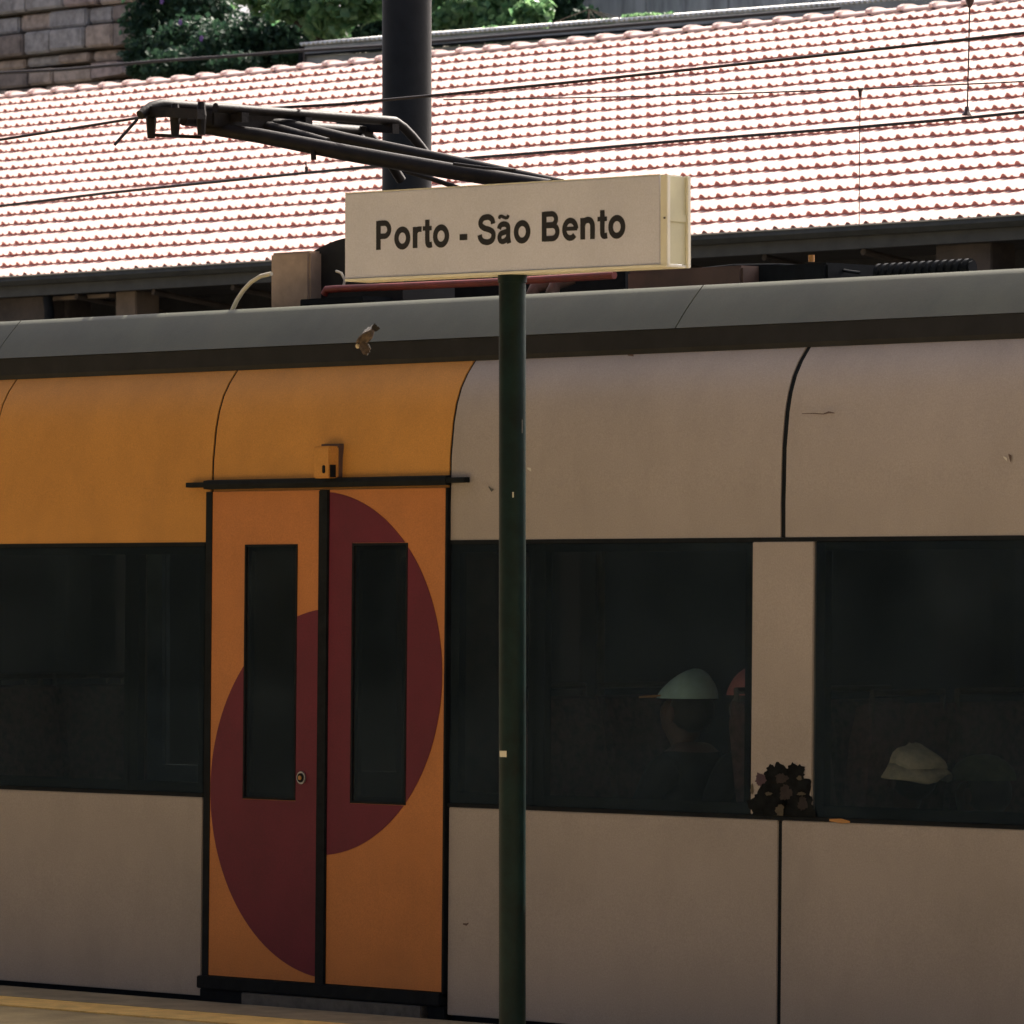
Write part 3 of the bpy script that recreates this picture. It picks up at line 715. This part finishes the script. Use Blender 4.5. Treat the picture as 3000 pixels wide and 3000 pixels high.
# sticker and chips on the post
def on_post(u, v, w_, h_, m, nm):
    p = hit(u, v, pole_c - FW*pr_, FW); mbx = MB(); n = 5; V = []
    for j in (0,1):
        for i in range(n):
            q = hit(u-w_/2+w_*i/(n-1), v + h_*(j-.5), pole_c, FW); d = (q-pole_c).dot(RT); d = max(-pr_+.001, min(pr_-.001, d))
            V.append(pole_c + RT*d - FW*(math.sqrt(pr_**2-d*d)+.0012) + UP*(q.z))
    mbx.add(V, [(i,i+1,n+i+1,n+i) for i in range(n-1)])
    build(nm, mbx, m, post)
on_post(1474, 2208, 20, 18, M['white'], 'sticker'); on_post(1503, 1450, 4, 16, M['white'], 'paint_chip'); on_post(1530, 1250, 3, 40, M['sill'], 'paint_chip')

# lettering, drawn stroke by stroke
def catmull(pts, n=6):
    out = []
    for i in range(len(pts)-1):
        p0 = pts[max(0,i-1)]; p1 = pts[i]; p2 = pts[i+1]; p3 = pts[min(len(pts)-1,i+2)]
        for k in range(n):
            t = k/n
            out.append(tuple(.5*((2*p1[a]) + (-p0[a]+p2[a])*t + (2*p0[a]-5*p1[a]+4*p2[a]-p3[a])*t*t + (-p0[a]+3*p1[a]-3*p2[a]+p3[a])*t**3) for a in (0,1)))
    out.append(pts[-1]); return out
def arc(cx, cy, rx, ry, a0, a1, n=20):
    return [(cx+rx*math.cos(R(a0+(a1-a0)*i/n)), cy+ry*math.sin(R(a0+(a1-a0)*i/n))) for i in range(n+1)]
ST = .195
def glyph(ch):
    if ch == 'P': return .931, [([(.20,0),(.20,1)],ST), ([(.2,.912),(.5,.912)]+arc(.5,.687,.225,.225,88,-88,16)+[(.2,.462)],.172)]
    if ch == 'o': return .853, [(arc(.427,.365,.281,.295,0,360,36),.188)]
    if ch == 'r': return .543, [([(.19,0),(.19,.725)],ST), (catmull([(.19,.40),(.23,.55),(.34,.635),(.50,.635)]),.17)]
    if ch == 't': return .465, [(catmull([(.235,.95),(.235,.6),(.235,.25),(.26,.12),(.33,.08),(.455,.095)]),.185), ([(.02,.655),(.44,.655)],.14)]
    if ch == '-': return .465, [([(.06,.29),(.42,.29)],.19)]
    if ch == 'S': return .931, [(catmull([(.775,.69),(.735,.83),(.60,.915),(.45,.925),(.28,.885),(.185,.76),(.22,.64),(.38,.55),(.58,.50),(.75,.42),(.795,.29),(.74,.155),(.60,.085),(.45,.078),(.29,.115),(.18,.215),(.145,.335)],5),.182)]
    if ch in 'aã':
        s = [(catmull([(.125,.50),(.17,.60),(.29,.655),(.43,.65),(.535,.595),(.555,.48),(.555,.2),(.60,.0)]),.172), (catmull([(.555,.42),(.40,.385),(.21,.335),(.145,.215),(.19,.105),(.31,.072),(.45,.115),(.545,.22)]),.165)]
        if ch == 'ã': s.append((catmull([(.135,.845),(.165,.915),(.255,.93),(.36,.885),(.46,.865),(.53,.885),(.565,.955)]),.105))
        return .777, s
    if ch == 'B': return 1.008, [([(.20,0),(.20,1)],ST), ([(.2,.915),(.55,.915)]+arc(.55,.733,.20,.183,88,-88,16)+[(.2,.55)],.165), ([(.2,.532),(.58,.532)]+arc(.58,.309,.235,.223,88,-88,16)+[(.2,.086)],.172)]
    if ch == 'e': return .777, [(arc(.395,.365,.272,.295,2,318,32),.175), ([(.14,.385),(.72,.385)],.125)]
    if ch == 'n': return .853, [([(.19,0),(.19,.725)],ST), (catmull([(.19,.43),(.25,.575),(.38,.645),(.53,.625),(.625,.52),(.64,.38),(.64,.2),(.64,0)]),ST*.96)]
    return .40, []
TXT = 'Porto - São Bento'
adv = []; xcur = 0
for ch in TXT: adv.append(xcur); xcur += glyph(ch)[0]
nat0 = .10; nat1 = xcur - .06
tl, tr = sc(SP(1103, 700)), sc(SP(1831, 650))
kx = (tr-tl)/(nat1-nat0)
zl = SP(1108, 738).z; zr_ = SP(1600, 705).z
zbase = (SP(1111, 736.5).z + SP(1598, 703).z)/2
capz = ((SP(1111,736.5).z-SP(1111,652).z) + (SP(1598,703.5).z-SP(1598,616).z))/-2
for ch, ax in zip(TXT, adv):
    w_, strokes = glyph(ch)
    if not strokes: continue
    mb = MB()
    for si, (pts, sw) in enumerate(strokes):
        sw *= 1.10
        n = len(pts); L_ = []; Rr = []
        closed = abs(pts[0][0]-pts[-1][0]) < 1e-6 and abs(pts[0][1]-pts[-1][1]) < 1e-6
        for i, p in enumerate(pts):
            if closed and i in (0, n-1): a, b = pts[-2], pts[1]
            else: a, b = pts[max(0,i-1)], pts[min(n-1,i+1)]
            t = Vector((b[0]-a[0], b[1]-a[1])); t.normalize(); nn = Vector((-t.y, t.x))
            L_.append((p[0]+nn.x*sw/2, p[1]+nn.y*sw/2)); Rr.append((p[0]-nn.x*sw/2, p[1]-nn.y*sw/2))
        sw *= 1
        def W3(q, d):
            w3 = fpt + st*(tl + (ax+q[0]-nat0)*kx) + sn*d; w3.z = zbase + q[1]*capz; return w3
        d = .0012 + .0003*si
        V = [W3(q, d) for q in L_] + [W3(q, d) for q in Rr] + [W3(q, .0001) for q in L_] + [W3(q, .0001) for q in Rr]
        fs = []
        for i in range(n-1):
            fs += [(i, n+i, n+i+1, i+1), (2*n+i, i, i+1, 2*n+i+1), (n+i, 3*n+i, 3*n+i+1, n+i+1)]
        fs += [(0, 2*n, 3*n, n), (n-1, 2*n-1, 4*n-1, 3*n-1)]
        mb.add(V, fs)
    build('hyphen' if ch == '-' else 'letter', mb, M['ink'], bd)

# ================================================================== MAST AND WIRES
mp0 = P(1192, 600, 4.4); mr = 145/2/(F/((mp0-CAM).dot(FW)))
mast = thing('catenary_mast', 'thick dark round mast standing behind the train roof', 'mast', (mp0.x, 4.4, -.9))
build('shaft', MB().tube([(mp0.x,4.4,-.9), (mp0.x,4.4,3), (mp0.x,4.4,11)], mr, 40), M['mast'], mast, smooth=40)
build('foot', MB().box(mp0.x-.35, mp0.x+.35, 4.05, 4.75, -.9, -.75), M['concrete'], mast, bevel=.02)
build('mast_band', MB().tube([(mp0.x,4.4,5.9), (mp0.x,4.4,5.95)], mr+.012, 40), M['mast'], mast, smooth=40)
def wire(pxs, y, r, label, cat='wire', name='overhead_wire', ext=True):
    pts = [P(u, v, yy) for (u, v), yy in zip(pxs, y if isinstance(y, (list,tuple)) else [y]*len(pxs))]
    if ext:
        pts = [pts[0] + (pts[0]-pts[1]).normalized()*14] + pts + [pts[-1] + (pts[-1]-pts[-2]).normalized()*12]
    return tag(build(name, MB().tube(pts, r, 8), M['wire'], smooth=60, origin=pts[0]), label, cat, 'overhead wires')
w1 = wire([(-60,419),(200,378),(400,346),(750,319),(1000,305),(1300,277),(1650,243),(2000,206),(2500,152),(3060,90)], 1.40, .0065, 'dark contact wire passing over the pantograph head')
w2 = wire([(-60,611),(300,567),(560,540),(900,506),(1200,478),(1350,465),(1700,438),(2000,412),(2500,374),(2836,345),(3060,322)], 6.2, .0085, 'lower dark wire crossing in front of the tiled roof below the mast arm')
w3 = wire([(1300,292),(1600,288),(1850,283),(2100,276),(2518,261),(3060,236)], 6.2, .004, 'thin wire carrying the small clamp in front of the tiled roof', ext=False)
w4 = wire([(-60,217),(200,203),(450,180),(700,163),(886,149),(1120,135),(1300,120),(1800,78),(2460,24)], 30.2, .020, 'dark cable running under the corrugated eave', ext=False)
# hangers: parts of the wires they hang on
def hanger(par, px, y, r, nm='dropper'):
    return build(nm, MB().tube([P(u, v, y) for u, v in px], r, 6), M['wire'], par, smooth=60)
hanger(w2, [(2842,-60),(2838,160),(2834,318)], 6.2, .004)
cl = MB(); a = P(2833, 312, 6.2); b = P(2833, 338, 6.2)
cl.tube([a, a.lerp(b,.5), b], [.010,.014,.030], 8); build('clamp', cl, M['insul'], w2)
a = P(2842, -10, 6.2); b = P(2840, 22, 6.2); build('clamp', MB().tube([a, a.lerp(b,.5), b], [.028,.020,.008], 8), M['insul'], w2)
hanger(w3, [(2520,262),(2518,450),(2517,660)], 6.2, .0025)
a = P(2520, 259, 6.2); b = P(2520, 284, 6.2); build('clamp', MB().tube([a, a.lerp(b,.4), b], [.020,.010,.008], 8), M['insul'], w3)
hanger(w2, [(896,476),(898,505)], 6.2, .004); a = P(898, 488, 6.2); b = P(898, 506, 6.2); build('clamp', MB().tube([a,b], .010, 8), M['insul'], w2)
hanger(w4, [(890,150),(890,240)], 30.0, .010)

# ================================================================== TILED SHED
TY = 20.0
p_e = P(2050, 683, TY); ZE = p_e.z
SL = R(19.0); RUN = Vector((0, math.cos(SL), math.sin(SL))); NRM = Vector((0, -math.sin(SL), math.cos(SL)))
TP, TR_, NR = .210, .445, 20
x_eL, x_eR = X(-60, TY+9)-3, X(3060, TY)+14
shed = thing('tiled_shed', 'long station shed with a sunlit roof of pale clay tiles', 'building', (X(1500,TY), TY+3, -.9))
ncol = int((x_eR-x_eL)/TP)
roofm = MB()
e0 = Vector((0, TY-.02, ZE-.05))
rl = NR*TR_ + .02
for sgn in (1,):
    a = Vector((x_eL, e0.y, e0.z)); b = Vector((x_eR, e0.y, e0.z)); up = RUN*rl
    roofm.add([a, b, b+up, a+up, a-NRM*.06, b-NRM*.06, b+up-NRM*.06, a+up-NRM*.06], [(0,1,2,3),(7,6,5,4),(0,4,5,1),(1,5,6,2),(2,6,7,3),(3,7,4,0)])
yr = e0.y + RUN.y*rl; zrg = e0.z + RUN.z*rl
roofm.add([(x_eL,yr,zrg),(x_eR,yr,zrg),(x_eR,yr+3.0,zrg-1.3),(x_eL,yr+3.0,zrg-1.3)], [(0,1,2,3)], 1)
roof = build('roof', roofm, [M['deck'], M['fascia']], shed)
# one clay tile: tapered barrel, small rib, flat pan; local x across, y up the slope, z normal
def tile_mesh():
    TT = .016; LEN = .52
    def prof_at(bh, rh):   # outline across one tile
        pts = []
        for i in range(7): pts.append((.015+.078*i/6, TT + bh*math.sin(math.pi*i/6)**.8))
        pts += [(.125, TT+.001), (.138, TT+rh*.7), (.149, TT+rh), (.160, TT+rh*.7), (.173, TT), (.2095, TT)]
        return [(0.0005, TT)] + pts
    lo = prof_at(.033, .015); hi = prof_at(.010, .004)
    n = len(lo); V = []; F_ = []
    for (pr, y, dz) in ((lo, 0, .023), (hi, LEN, -.023*LEN/.445+.023)):
        V += [(x, y, z+dz) for x, z in pr]
    base0 = len(V)
    V += [(x, .002, 0.0) for x, z in lo]; base1 = len(V); V += [(x, .16, -.004) for x, z in lo]
    for i in range(n-1):
        F_.append((i, i+1, n+i+1, n+i))
        F_.append((i+1, i, base0+i, base0+i+1)); F_.append((base0+i+1, base0+i, base1+i, base1+i+1))
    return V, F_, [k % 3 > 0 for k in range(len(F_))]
tv, tf, tmi = tile_mesh()
def tile_pos(c, r): return Vector((x_eL + c*TP, e0.y, e0.z)) + RUN*(r*TR_)
sign_rect = (1000, 2035, 490, 840)
cand = []
for r in range(NR):
    for c in range(ncol):
        p = tile_pos(c, r) + Vector((TP/2, 0, 0)) + RUN*.1
        d = p - CAM; dep = d.dot(FW); u = 1500 + F*d.dot(RT)/dep; v = 1720 - F*d.dot(UP)/dep
        hidden = (1000 < u < 2035 and 480 < v < 850) or not (0 < u < 3000 and 0 < v < 3000) or (1110 < u < 1270)
        cand.append((dep, hidden, c, r))
vis = sorted([k for k in cand if not k[1]])[:300]
chosen = {(k[2], k[3]) for k in vis}
tme = bpy.data.meshes.new('roof_tile'); tme.from_pydata(tv, [], tf); tme.materials.append(M['tile']); tme.materials.append(M['shadeclay']); tme.polygons.foreach_set('material_index', tmi)
tme.polygons.foreach_set('use_smooth', [True]*len(tme.polygons)); tme.set_sharp_from_angle(angle=R(45))
B3 = Matrix(((1,0,0),(0,RUN.y,NRM.y),(0,RUN.z,NRM.z)))
rl0 = root_loc(shed)
trng = random.Random(11)
for (_, _, c, r) in vis:
    o = bpy.data.objects.new('roof_tile', tme); COL.objects.link(o); o.parent = roof
    m = B3.to_4x4(); m.translation = tile_pos(c, r) - rl0 + NRM*trng.uniform(-.002,.003); o.matrix_local = m
TV = np.array(tv); B = np.array([list(r_) for r_ in B3]); allv = []; allf = []; nvt = len(TV)
for (_, _, c, r) in cand:
    if (c, r) in chosen: continue
    pos = np.array(tile_pos(c, r)) - np.array(rl0) + np.array(NRM)*trng.uniform(-.002,.003)
    o_ = len(allv)*nvt; allv.append(TV @ B.T + pos); allf += [tuple(i+o_ for i in f) for f in tf]
me = bpy.data.meshes.new('roof_tiles'); me.from_pydata(np.concatenate(allv).tolist(), [], allf); me.materials.append(M['tile']); me.materials.append(M['shadeclay']); me.polygons.foreach_set('material_index', tmi*len(allv))
me.polygons.foreach_set('use_smooth', [True]*len(me.polygons)); me.set_sharp_from_angle(angle=R(45))
rt = bpy.data.objects.new('roof_tiles', me); COL.objects.link(rt); rt.parent = roof; rt['kind'] = 'stuff'
# ridge tiles: overlapping half barrels, wider end proud
RP = .44
rtop = Vector((0, yr, zrg)) - NRM*.01
def ridge_mesh():
    V = []; F_ = []; n = 12; L = .455
    sec = [(0, .128, .028), (.055, .128, .028), (.07, .110, 0), (L, .110, 0)]
    for x, rr_, dz in sec:
        for i in range(n+1):
            t = R(-25) + R(230)*i/n
            V.append((x, -rr_*math.cos(t)*1.30, rr_*math.sin(t)*.42+dz*.8))
    for k in range(len(sec)-1):
        for i in range(n): F_.append((k*(n+1)+i, k*(n+1)+i+1, (k+1)*(n+1)+i+1, (k+1)*(n+1)+i))
    F_.append(tuple(range(n+1))); return V, F_
rv, rf = ridge_mesh()
rme = bpy.data.meshes.new('ridge_tile'); rme.from_pydata(rv, [], rf); rme.materials.append(M['ridge'])
rme.polygons.foreach_set('use_smooth', [True]*len(rme.polygons)); rme.set_sharp_from_angle(angle=R(40))
for k in range(int((x_eR-x_eL)/RP)):
    o = bpy.data.objects.new('ridge_tile', rme); COL.objects.link(o); o.parent = roof
    o.location = Vector((x_eL+k*RP, rtop.y, rtop.z+.02)) - rl0
# gutter, fascia, wall and pillars under the eave
zgut = ZE - .012
gut = build('gutter', MB().prof([(TY-.03,zgut),(TY-.12,zgut-.005),(TY-.13,zgut-.055),(TY-.09,zgut-.095),(TY-.03,zgut-.10)], x_eL, x_eR), M['fascia'], shed)
build('gutter_rim', MB().prof([(TY-.122,zgut-.004),(TY-.138,zgut-.004),(TY-.138,zgut-.016),(TY-.122,zgut-.016)], x_eL, x_eR), M['gutrim'], gut)
build('fascia_board', MB().box(x_eL, x_eR, TY+.0, TY+.05, zgut-.20, zgut-.005), M['fascia'], shed)
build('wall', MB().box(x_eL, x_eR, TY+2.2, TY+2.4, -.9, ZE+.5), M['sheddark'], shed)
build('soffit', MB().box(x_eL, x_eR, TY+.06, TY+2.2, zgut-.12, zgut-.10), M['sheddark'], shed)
for u0, u1, m, yy in ((-260,132,M['shedwall'],.25),(338,398,M['pillar'],.25),(148,200,M['shedwall'],.5),(-700,-600,M['pillar'],.25),(2740,2905,M['shedwall'],.25),(3150,3230,M['pillar'],.25),(1640,1700,M['pillar'],.25)):
    build('pillar', MB().box(X(u0,TY+yy), X(u1,TY+yy), TY+yy, TY+yy+.3, -.9, zgut-.19), m, shed, bevel=.01)
a = X(140, TY+.1); build('downpipe', MB().tube([(a,TY+.12,zgut-.1),(a,TY+.10,zgut-.24),(a,TY+.12,zgut-.35),(a,TY+.12,-.9)], .05, 12), M['rubber'], shed, smooth=60)
a = X(90, TY); 
for i in range(10):
    x = X(200,TY) + i*1.15
    b_ = MB(); b_.tube([(x,TY+2.2,zgut-1.0),(x,TY+1.2,zgut-.35),(x,TY+.1,zgut-.22)], .03, 8); build('bracket', b_, M['shedwall'], shed)
build('lintel', MB().box(X(146,TY+.3), X(338,TY+.3), TY+.22, TY+.3, zgut-.24, zgut-.205), M['pillar'], shed)

# ================================================================== CORRUGATED SHED BEHIND THE RIDGE
pl_ = P(886, 128, 32.6)
def yfor(u, v, z):   # depth plane where the pixel has height z
    r = ray(u, v); s = (z-CAM.z)/r.z; return CAM + r*s
pr2 = yfor(2470, 8, pl_.z)
csh = thing('corrugated_shed', 'low grey shed with a shining corrugated roof edge behind the tiled ridge', 'building', (pl_.x, pl_.y, hill_z(pl_.x, pl_.y)-.3))
cdir = (pr2-pl_); Lc = cdir.length + 3.0; cdir.normalize(); cn = Vector((-cdir.y, cdir.x, 0))
per = .076; n = int(Lc/per*6); V = []; fs = []
for i in range(n+1):
    s = i*per/6; h = .016*math.cos(2*math.pi*i/6)
    for k, (dd, dz) in enumerate(((-.06, 0), (1.6, .214))):
        q = pl_ + cdir*s + cn*dd; V.append((q.x, q.y, q.z-.02+h+dz))
fs = [(2*i, 2*i+2, 2*i+3, 2*i+1) for i in range(n)]
cr = build('roof', MB().add(V, fs), M['metalroof'], csh, smooth=60); sm = cr.modifiers.new('Solidify','SOLIDIFY'); sm.thickness = .012; sm.offset = -1
def cbox(name, s0_, s1_, d0, d1, z0, z1, m):
    c_ = pl_ + cdir*((s0_+s1_)/2) + cn*((d0+d1)/2); c_.z = pl_.z + (z0+z1)/2
    build(name, MB().obox(c_, cdir*((s1_-s0_)/2), cn*((d1-d0)/2), Vector((0,0,(z1-z0)/2))), m, csh)
cbox('fascia_board', .05, Lc, -.02, .02, -.13, -.04, M['metalwall'])
cbox('gutter_line', .03, Lc, -.06, .0, -.160, -.140, M['rubber'])
cbox('wall', .05, Lc, .03, .15, -4.5, -.17, M['metalwall'])
cbox('side_wall', .0, .045, .03, 3.0, -4.5, -.06, M['metalwall'])
cbox('corner_post', -.02, .03, -.05, .029, -4.5, -.03, M['rubber'])

# ================================================================== STONE WALL, CONCRETE WALL
SY = 46.0
def WP(u, v, y=SY): return P(u, v, y)
swz0 = WP(0, 270).z
sw = thing('stone_wall', 'weathered granite block wall at the top of the bank', 'wall', (WP(200,100).x, SY, hill_z(WP(200,100).x, SY)-.5))
build('wall_core', MB().box(WP(-900,0).x, WP(470,0).x, SY+.25, SY+1.2, 4.0, WP(0,-260).z), M['bark'], sw)
srg = random.Random(5)
# courses: pixel bounds at u=0 and how far each one runs to the right, and how proud it stands
courses = [(-250,-180,520,.1),(-178,-110,520,.16),(-108,-40,510,.12),(-38,47,470,.10),(52,101,425,.02),(107,172,395,.20),(178,208,345,.04),(216,262,375,.10),(266,320,360,.06),(324,390,360,.06)]
for v0, v1, uend, proud in courses:
    zt1 = WP(0, v0).z; zb1 = WP(0, v1).z; u = -420 + srg.uniform(0,60)
    while u < uend-8:
        wpx = srg.uniform(62, 118)
        u2 = min(u+wpx, uend)
        if uend-u2 < 26: u2 = uend
        x0, x1 = WP(u+2, 100).x, WP(u2-1, 100).x; dy = srg.uniform(-.05,.05)
        jz0 = srg.uniform(-.012,.02); jz1 = srg.uniform(-.03,.012)
        mb = MB().box(x0, x1, SY-proud+dy, SY+.26, zb1+jz0, zt1+jz1)
        last = u2 >= uend
        if last and proud >= .1:   # rounded end block
            mb = MB(); pts = []
            rr_ = min((x1-x0)*.8, (zt1-zb1)*.75)
            pts = [(x0, zb1+jz0), (x1-.03, zb1+jz0+.03)] + [(x1-rr_+rr_*math.cos(t), zt1+jz1-rr_+rr_*math.sin(t)) for t in [i*math.pi/2/7 for i in range(8)]] + [(x0, zt1+jz1)]
            mb.poly([(x, SY-proud+dy, z) for x, z in pts], (0, .26+proud-dy, 0))
            build('stone', mb, srg.choice(stonem), sw)
        else:
            build('stone', mb, srg.choices(stonem, (4,3,3,1))[0], sw, bevel=.03, smooth=30)
        u = u2
CY = 44.0
cw = thing('concrete_wall', 'stained blue grey concrete wall high behind the corrugated shed', 'wall', (WP(2100,0,CY).x, CY, hill_z(WP(2100,0,CY).x, CY)-.5))
xw0, xw1 = P(1660, 0, CY).x, P(2900, 0, CY).x
k = 5; 
for i in range(k):
    a = xw0 + (xw1-xw0)*i/k; b = xw0 + (xw1-xw0)*(i+1)/k - .02
    build('wall_panel', MB().box(a, b, CY, CY+.4, 5.0, P(2000,-200,CY).z), M['concrete'], cw, bevel=.01)
build('coping', MB().box(xw0-.05, xw1+.05, CY-.06, CY+.46, P(2000,-200,CY).z+.001, P(2000,-230,CY).z), M['concrete'], cw, bevel=.01)

# ================================================================== PLANTS ON THE BANK
def leaves_mesh(name, blobs, count, size, m, par, seed, mats2=None, gap=.0, droop=.4):
    q = np.random.default_rng(seed)
    cs = np.array([b[:3] for b in blobs]); rs = np.array([b[3:6] for b in blobs]); wts = np.prod(rs, axis=1)**(2/3); wts /= wts.sum()
    idx = q.choice(len(blobs), count, p=wts)
    d = q.normal(size=(count,3)); d /= np.linalg.norm(d, axis=1)[:,None]
    rad = q.uniform(.35, 1.0, count)**.5
    pos = cs[idx] + d*rs[idx]*rad[:,None]*(1+.15*q.normal(size=count))[:,None]
    ax = q.normal(size=(count,3)); ax[:,2] -= droop; ax /= np.linalg.norm(ax, axis=1)[:,None]
    nr = d*.6 + q.normal(size=(count,3))*.55; nr[:,2] += .55
    nr -= ax*np.sum(nr*ax, axis=1)[:,None]; nr /= np.linalg.norm(nr, axis=1)[:,None]
    sd_ = np.cross(ax, nr)
    L = size*q.uniform(.6, 1.3, count)[:,None]; Wd = L*q.uniform(.35,.5,count)[:,None]
    v0 = pos - ax*L*.5; v1 = pos - ax*L*.1 + sd_*Wd; v2 = pos + ax*L*.5 - nr*L*.12; v3 = pos - ax*L*.1 - sd_*Wd; v4 = pos + nr*L*-.08
    o0 = np.array(root_loc(par))
    V = np.stack([v0,v1,v2,v3,v4], axis=1).reshape(-1,3) - o0
    base_ = np.arange(count)*5
    Fs = np.stack([np.stack([base_, base_+1, base_+4],1), np.stack([base_+1, base_+2, base_+4],1), np.stack([base_+2, base_+3, base_+4],1), np.stack([base_+3, base_, base_+4],1)],1).reshape(-1,3)
    me = bpy.data.meshes.new(name); me.from_pydata(V.tolist(), [], Fs.tolist()); me.materials.append(m)
    o = bpy.data.objects.new(name, me); COL.objects.link(o); o.parent = par
    return o
def bush(name, label, cat, blobs_px, y, count, size, m, seed, flowers=()):
    bl = []
    for (u, v, ru, rv, dy) in blobs_px:
        p = P(u, v, y+dy); k = (p-CAM).dot(FW)/F
        bl.append((p.x, p.y, p.z, ru*k, .9*ru*k, rv*k))
    cx = sum(b[0] for b in bl)/len(bl); cy = sum(b[1] for b in bl)/len(bl)
    gz = hill_z(cx, cy)
    t = thing(name, label, cat, (cx, cy, gz-.1))
    tr = MB(); lowest = min(b[2]-b[5] for b in bl)
    g_ = Vector((cx, cy, gz-.3)); fork = Vector((cx, cy, max(gz+.3, lowest+.2)))
    kk = .12 if cat == 'weeds' else 1
    tr.tube([g_, fork], [.11*kk,.08*kk], 8)
    for b in bl:
        e_ = Vector(b[:3]); e_.z -= b[5]*.6
        tr.tube([fork, fork.lerp(e_, .5)-Vector((0,0,.1)), e_], [.05*kk,.035*kk,.015*kk], 6)
    build('trunk' if cat == 'tree' else 'stem', tr, M['bark'], t, smooth=60)
    leaves_mesh('crown' if cat == 'tree' else 'foliage', bl, count, size, m, t, seed)
    for (u, v, dy) in flowers:
        c_ = P(u, v, y+dy); mb = MB(); n_ = 5
        for i in range(n_):
            a_ = 2*math.pi*i/n_; dv = Vector((math.cos(a_)*.028, 0, math.sin(a_)*.028)); mb.ell(c_+dv, (.022,.010,.022), 6, 4)
        build('flower', mb, M['flower'], t)
    return t
bush('flowering_creeper', 'dark green creeper dotted with purple flowers spilling over the stone wall end', 'creeper',
     [(470,60,110,95,0),(560,120,110,70,-1),(430,170,75,60,-1.2),(600,30,110,70,0),(660,140,100,70,-1.5),(760,110,100,80,-1),(520,190,100,50,-2),(520,-70,150,80,0),(690,190,80,40,-2)], 43.5, 15000, .10, M['leafd'], 21,
     flowers=((528,66,-2.1),(590,113,-2.9),(474,4,-2.0)))
bush('leafy_tree', 'sunlit tree with large pale green leaves left of the dark mast', 'tree',
     [(790,-40,110,75,0),(900,-10,90,70,-.5),(1000,10,90,75,-.8),(1080,-20,90,80,-.5),(1000,-120,160,80,0),(840,20,60,45,-.8),(960,70,70,40,-.5)], 40.5, 3300, .19, M['leafb'], 22)
bush('shrub', 'dense mid green shrub low behind the corrugated roof left of the mast', 'shrub',
     [(860,90,110,50,0),(1010,90,110,60,0),(760,160,80,50,0),(1120,60,110,70,.3),(900,140,120,45,0),(1080,110,90,40,0)], 42.5, 9000, .11, M['leafd'], 23)
bush('leafy_tree', 'sunlit green tree right of the dark mast with dark gaps between its leaves', 'tree',
     [(1310,0,90,70,0),(1400,30,90,70,-.3),(1500,-10,90,70,0),(1560,40,60,45,-.5),(1330,-90,150,70,0),(1300,70,60,40,-.5),(1450,80,70,30,-.4)], 40.5, 2700, .18, M['leafb'], 24)
bush('shrub', 'dark brownish green shrub against the concrete wall', 'shrub',
     [(1640,20,70,70,0),(1580,80,90,45,0),(1450,70,110,60,.8),(1300,60,110,80,.8),(1720,60,50,35,-.2),(1640,-70,90,70,0),(1400,-20,150,90,1)], 42.8, 11000, .11, M['leafd'], 25)
bush('low_creeper', 'thin bright weeds growing along the corrugated roof edge', 'weeds',
     [(1860,52,40,9,0),(1905,47,30,8,0),(1780,62,22,6,0),(1960,42,16,5,0),(1420,92,18,8,0),(1440,84,12,9,0)], 33.9, 420, .07, M['leafb'], 26)

# ================================================================== BIRD
bc = P(1072, 995, -2.1); bs = 1/ (F/((bc-CAM).dot(FW)))   # metres per picture pixel there
bird = thing('sparrow', 'small brown sparrow flying in front of the grey train roof', 'bird', bc)
def BP(u, v, d=0): return bc + RT*((u-1072)*bs) + UP*((995-v)*bs) + FW*d
bm_ = MB()
bm_.tube([BP(1044,1012), BP(1047,1010), BP(1052,1005), BP(1060,997), BP(1070,990), BP(1080,982), BP(1088,973), BP(1094,966)],
         [.0015,.008,.0135,.017,.0195,.018,.012,.006], 14)
build('body', bm_, M['birdb'], bird, smooth=80)
build('beak', MB().tube([BP(1045,1013), BP(1038,1018)], [.005,.001], 8), M['birdd'], bird)
build('cheek', MB().ell(BP(1048,1014,-.008), (.008,.008,.009)), M['birdw'], bird, smooth=80)
build('eye', MB().ell(BP(1050,1007,-.012), (.0025,.0025,.0025), 8, 6), M['ink'], bird)
def feather_fan(root_, tips, w_, m, nm):
    mb = MB(); r0 = root_
    for t in tips:
        d = (t-r0); sd_ = d.cross(FW).normalized()*w_
        mb.poly([r0-sd_*.4, r0+d*.5-sd_, t-sd_*.3, t+sd_*.3, r0+d*.5+sd_, r0+sd_*.4], FW*.0015 + sd_*.05); r0 = r0 + FW*.0006
    build(nm, mb, m, bird)
feather_fan(BP(1090,970), [BP(1104,952), BP(1110,957), BP(1113,961), BP(1099,948)], .007, M['birdd'], 'tail')
feather_fan(BP(1060,1004,-.015), [BP(1062,1030,-.04), BP(1068,1040,-.05), BP(1076,1043,-.05), BP(1083,1036,-.05), BP(1086,1026,-.04)], .011, M['birdb'], 'wing')
feather_fan(BP(1068,990,.012), [BP(1062,970,.05), BP(1070,962,.06), BP(1080,955,.07), BP(1092,950,.07)], .009, M['birdd'], 'wing')

# ================================================================== PLATFORM CANOPY (above and behind the camera's view)
can = thing('platform_canopy', 'long canopy roof on columns covering the platform', 'canopy', (0, -5, 0))
CZ = 4.75
build('roof', MB().prof([(-2.0,CZ),(-2.0,CZ+.10),(-7,CZ+.45),(-11.6,CZ+.10),(-11.6,CZ),(-7,CZ+.35)], -30, 40), M['canopy'], can)
for x in (-26, -14, -2.2, 18, 29, 39):
    build('column', MB().tube([(x,-7,0),(x,-7,CZ+.34)], .10, 16), M['pole'], can, smooth=40)
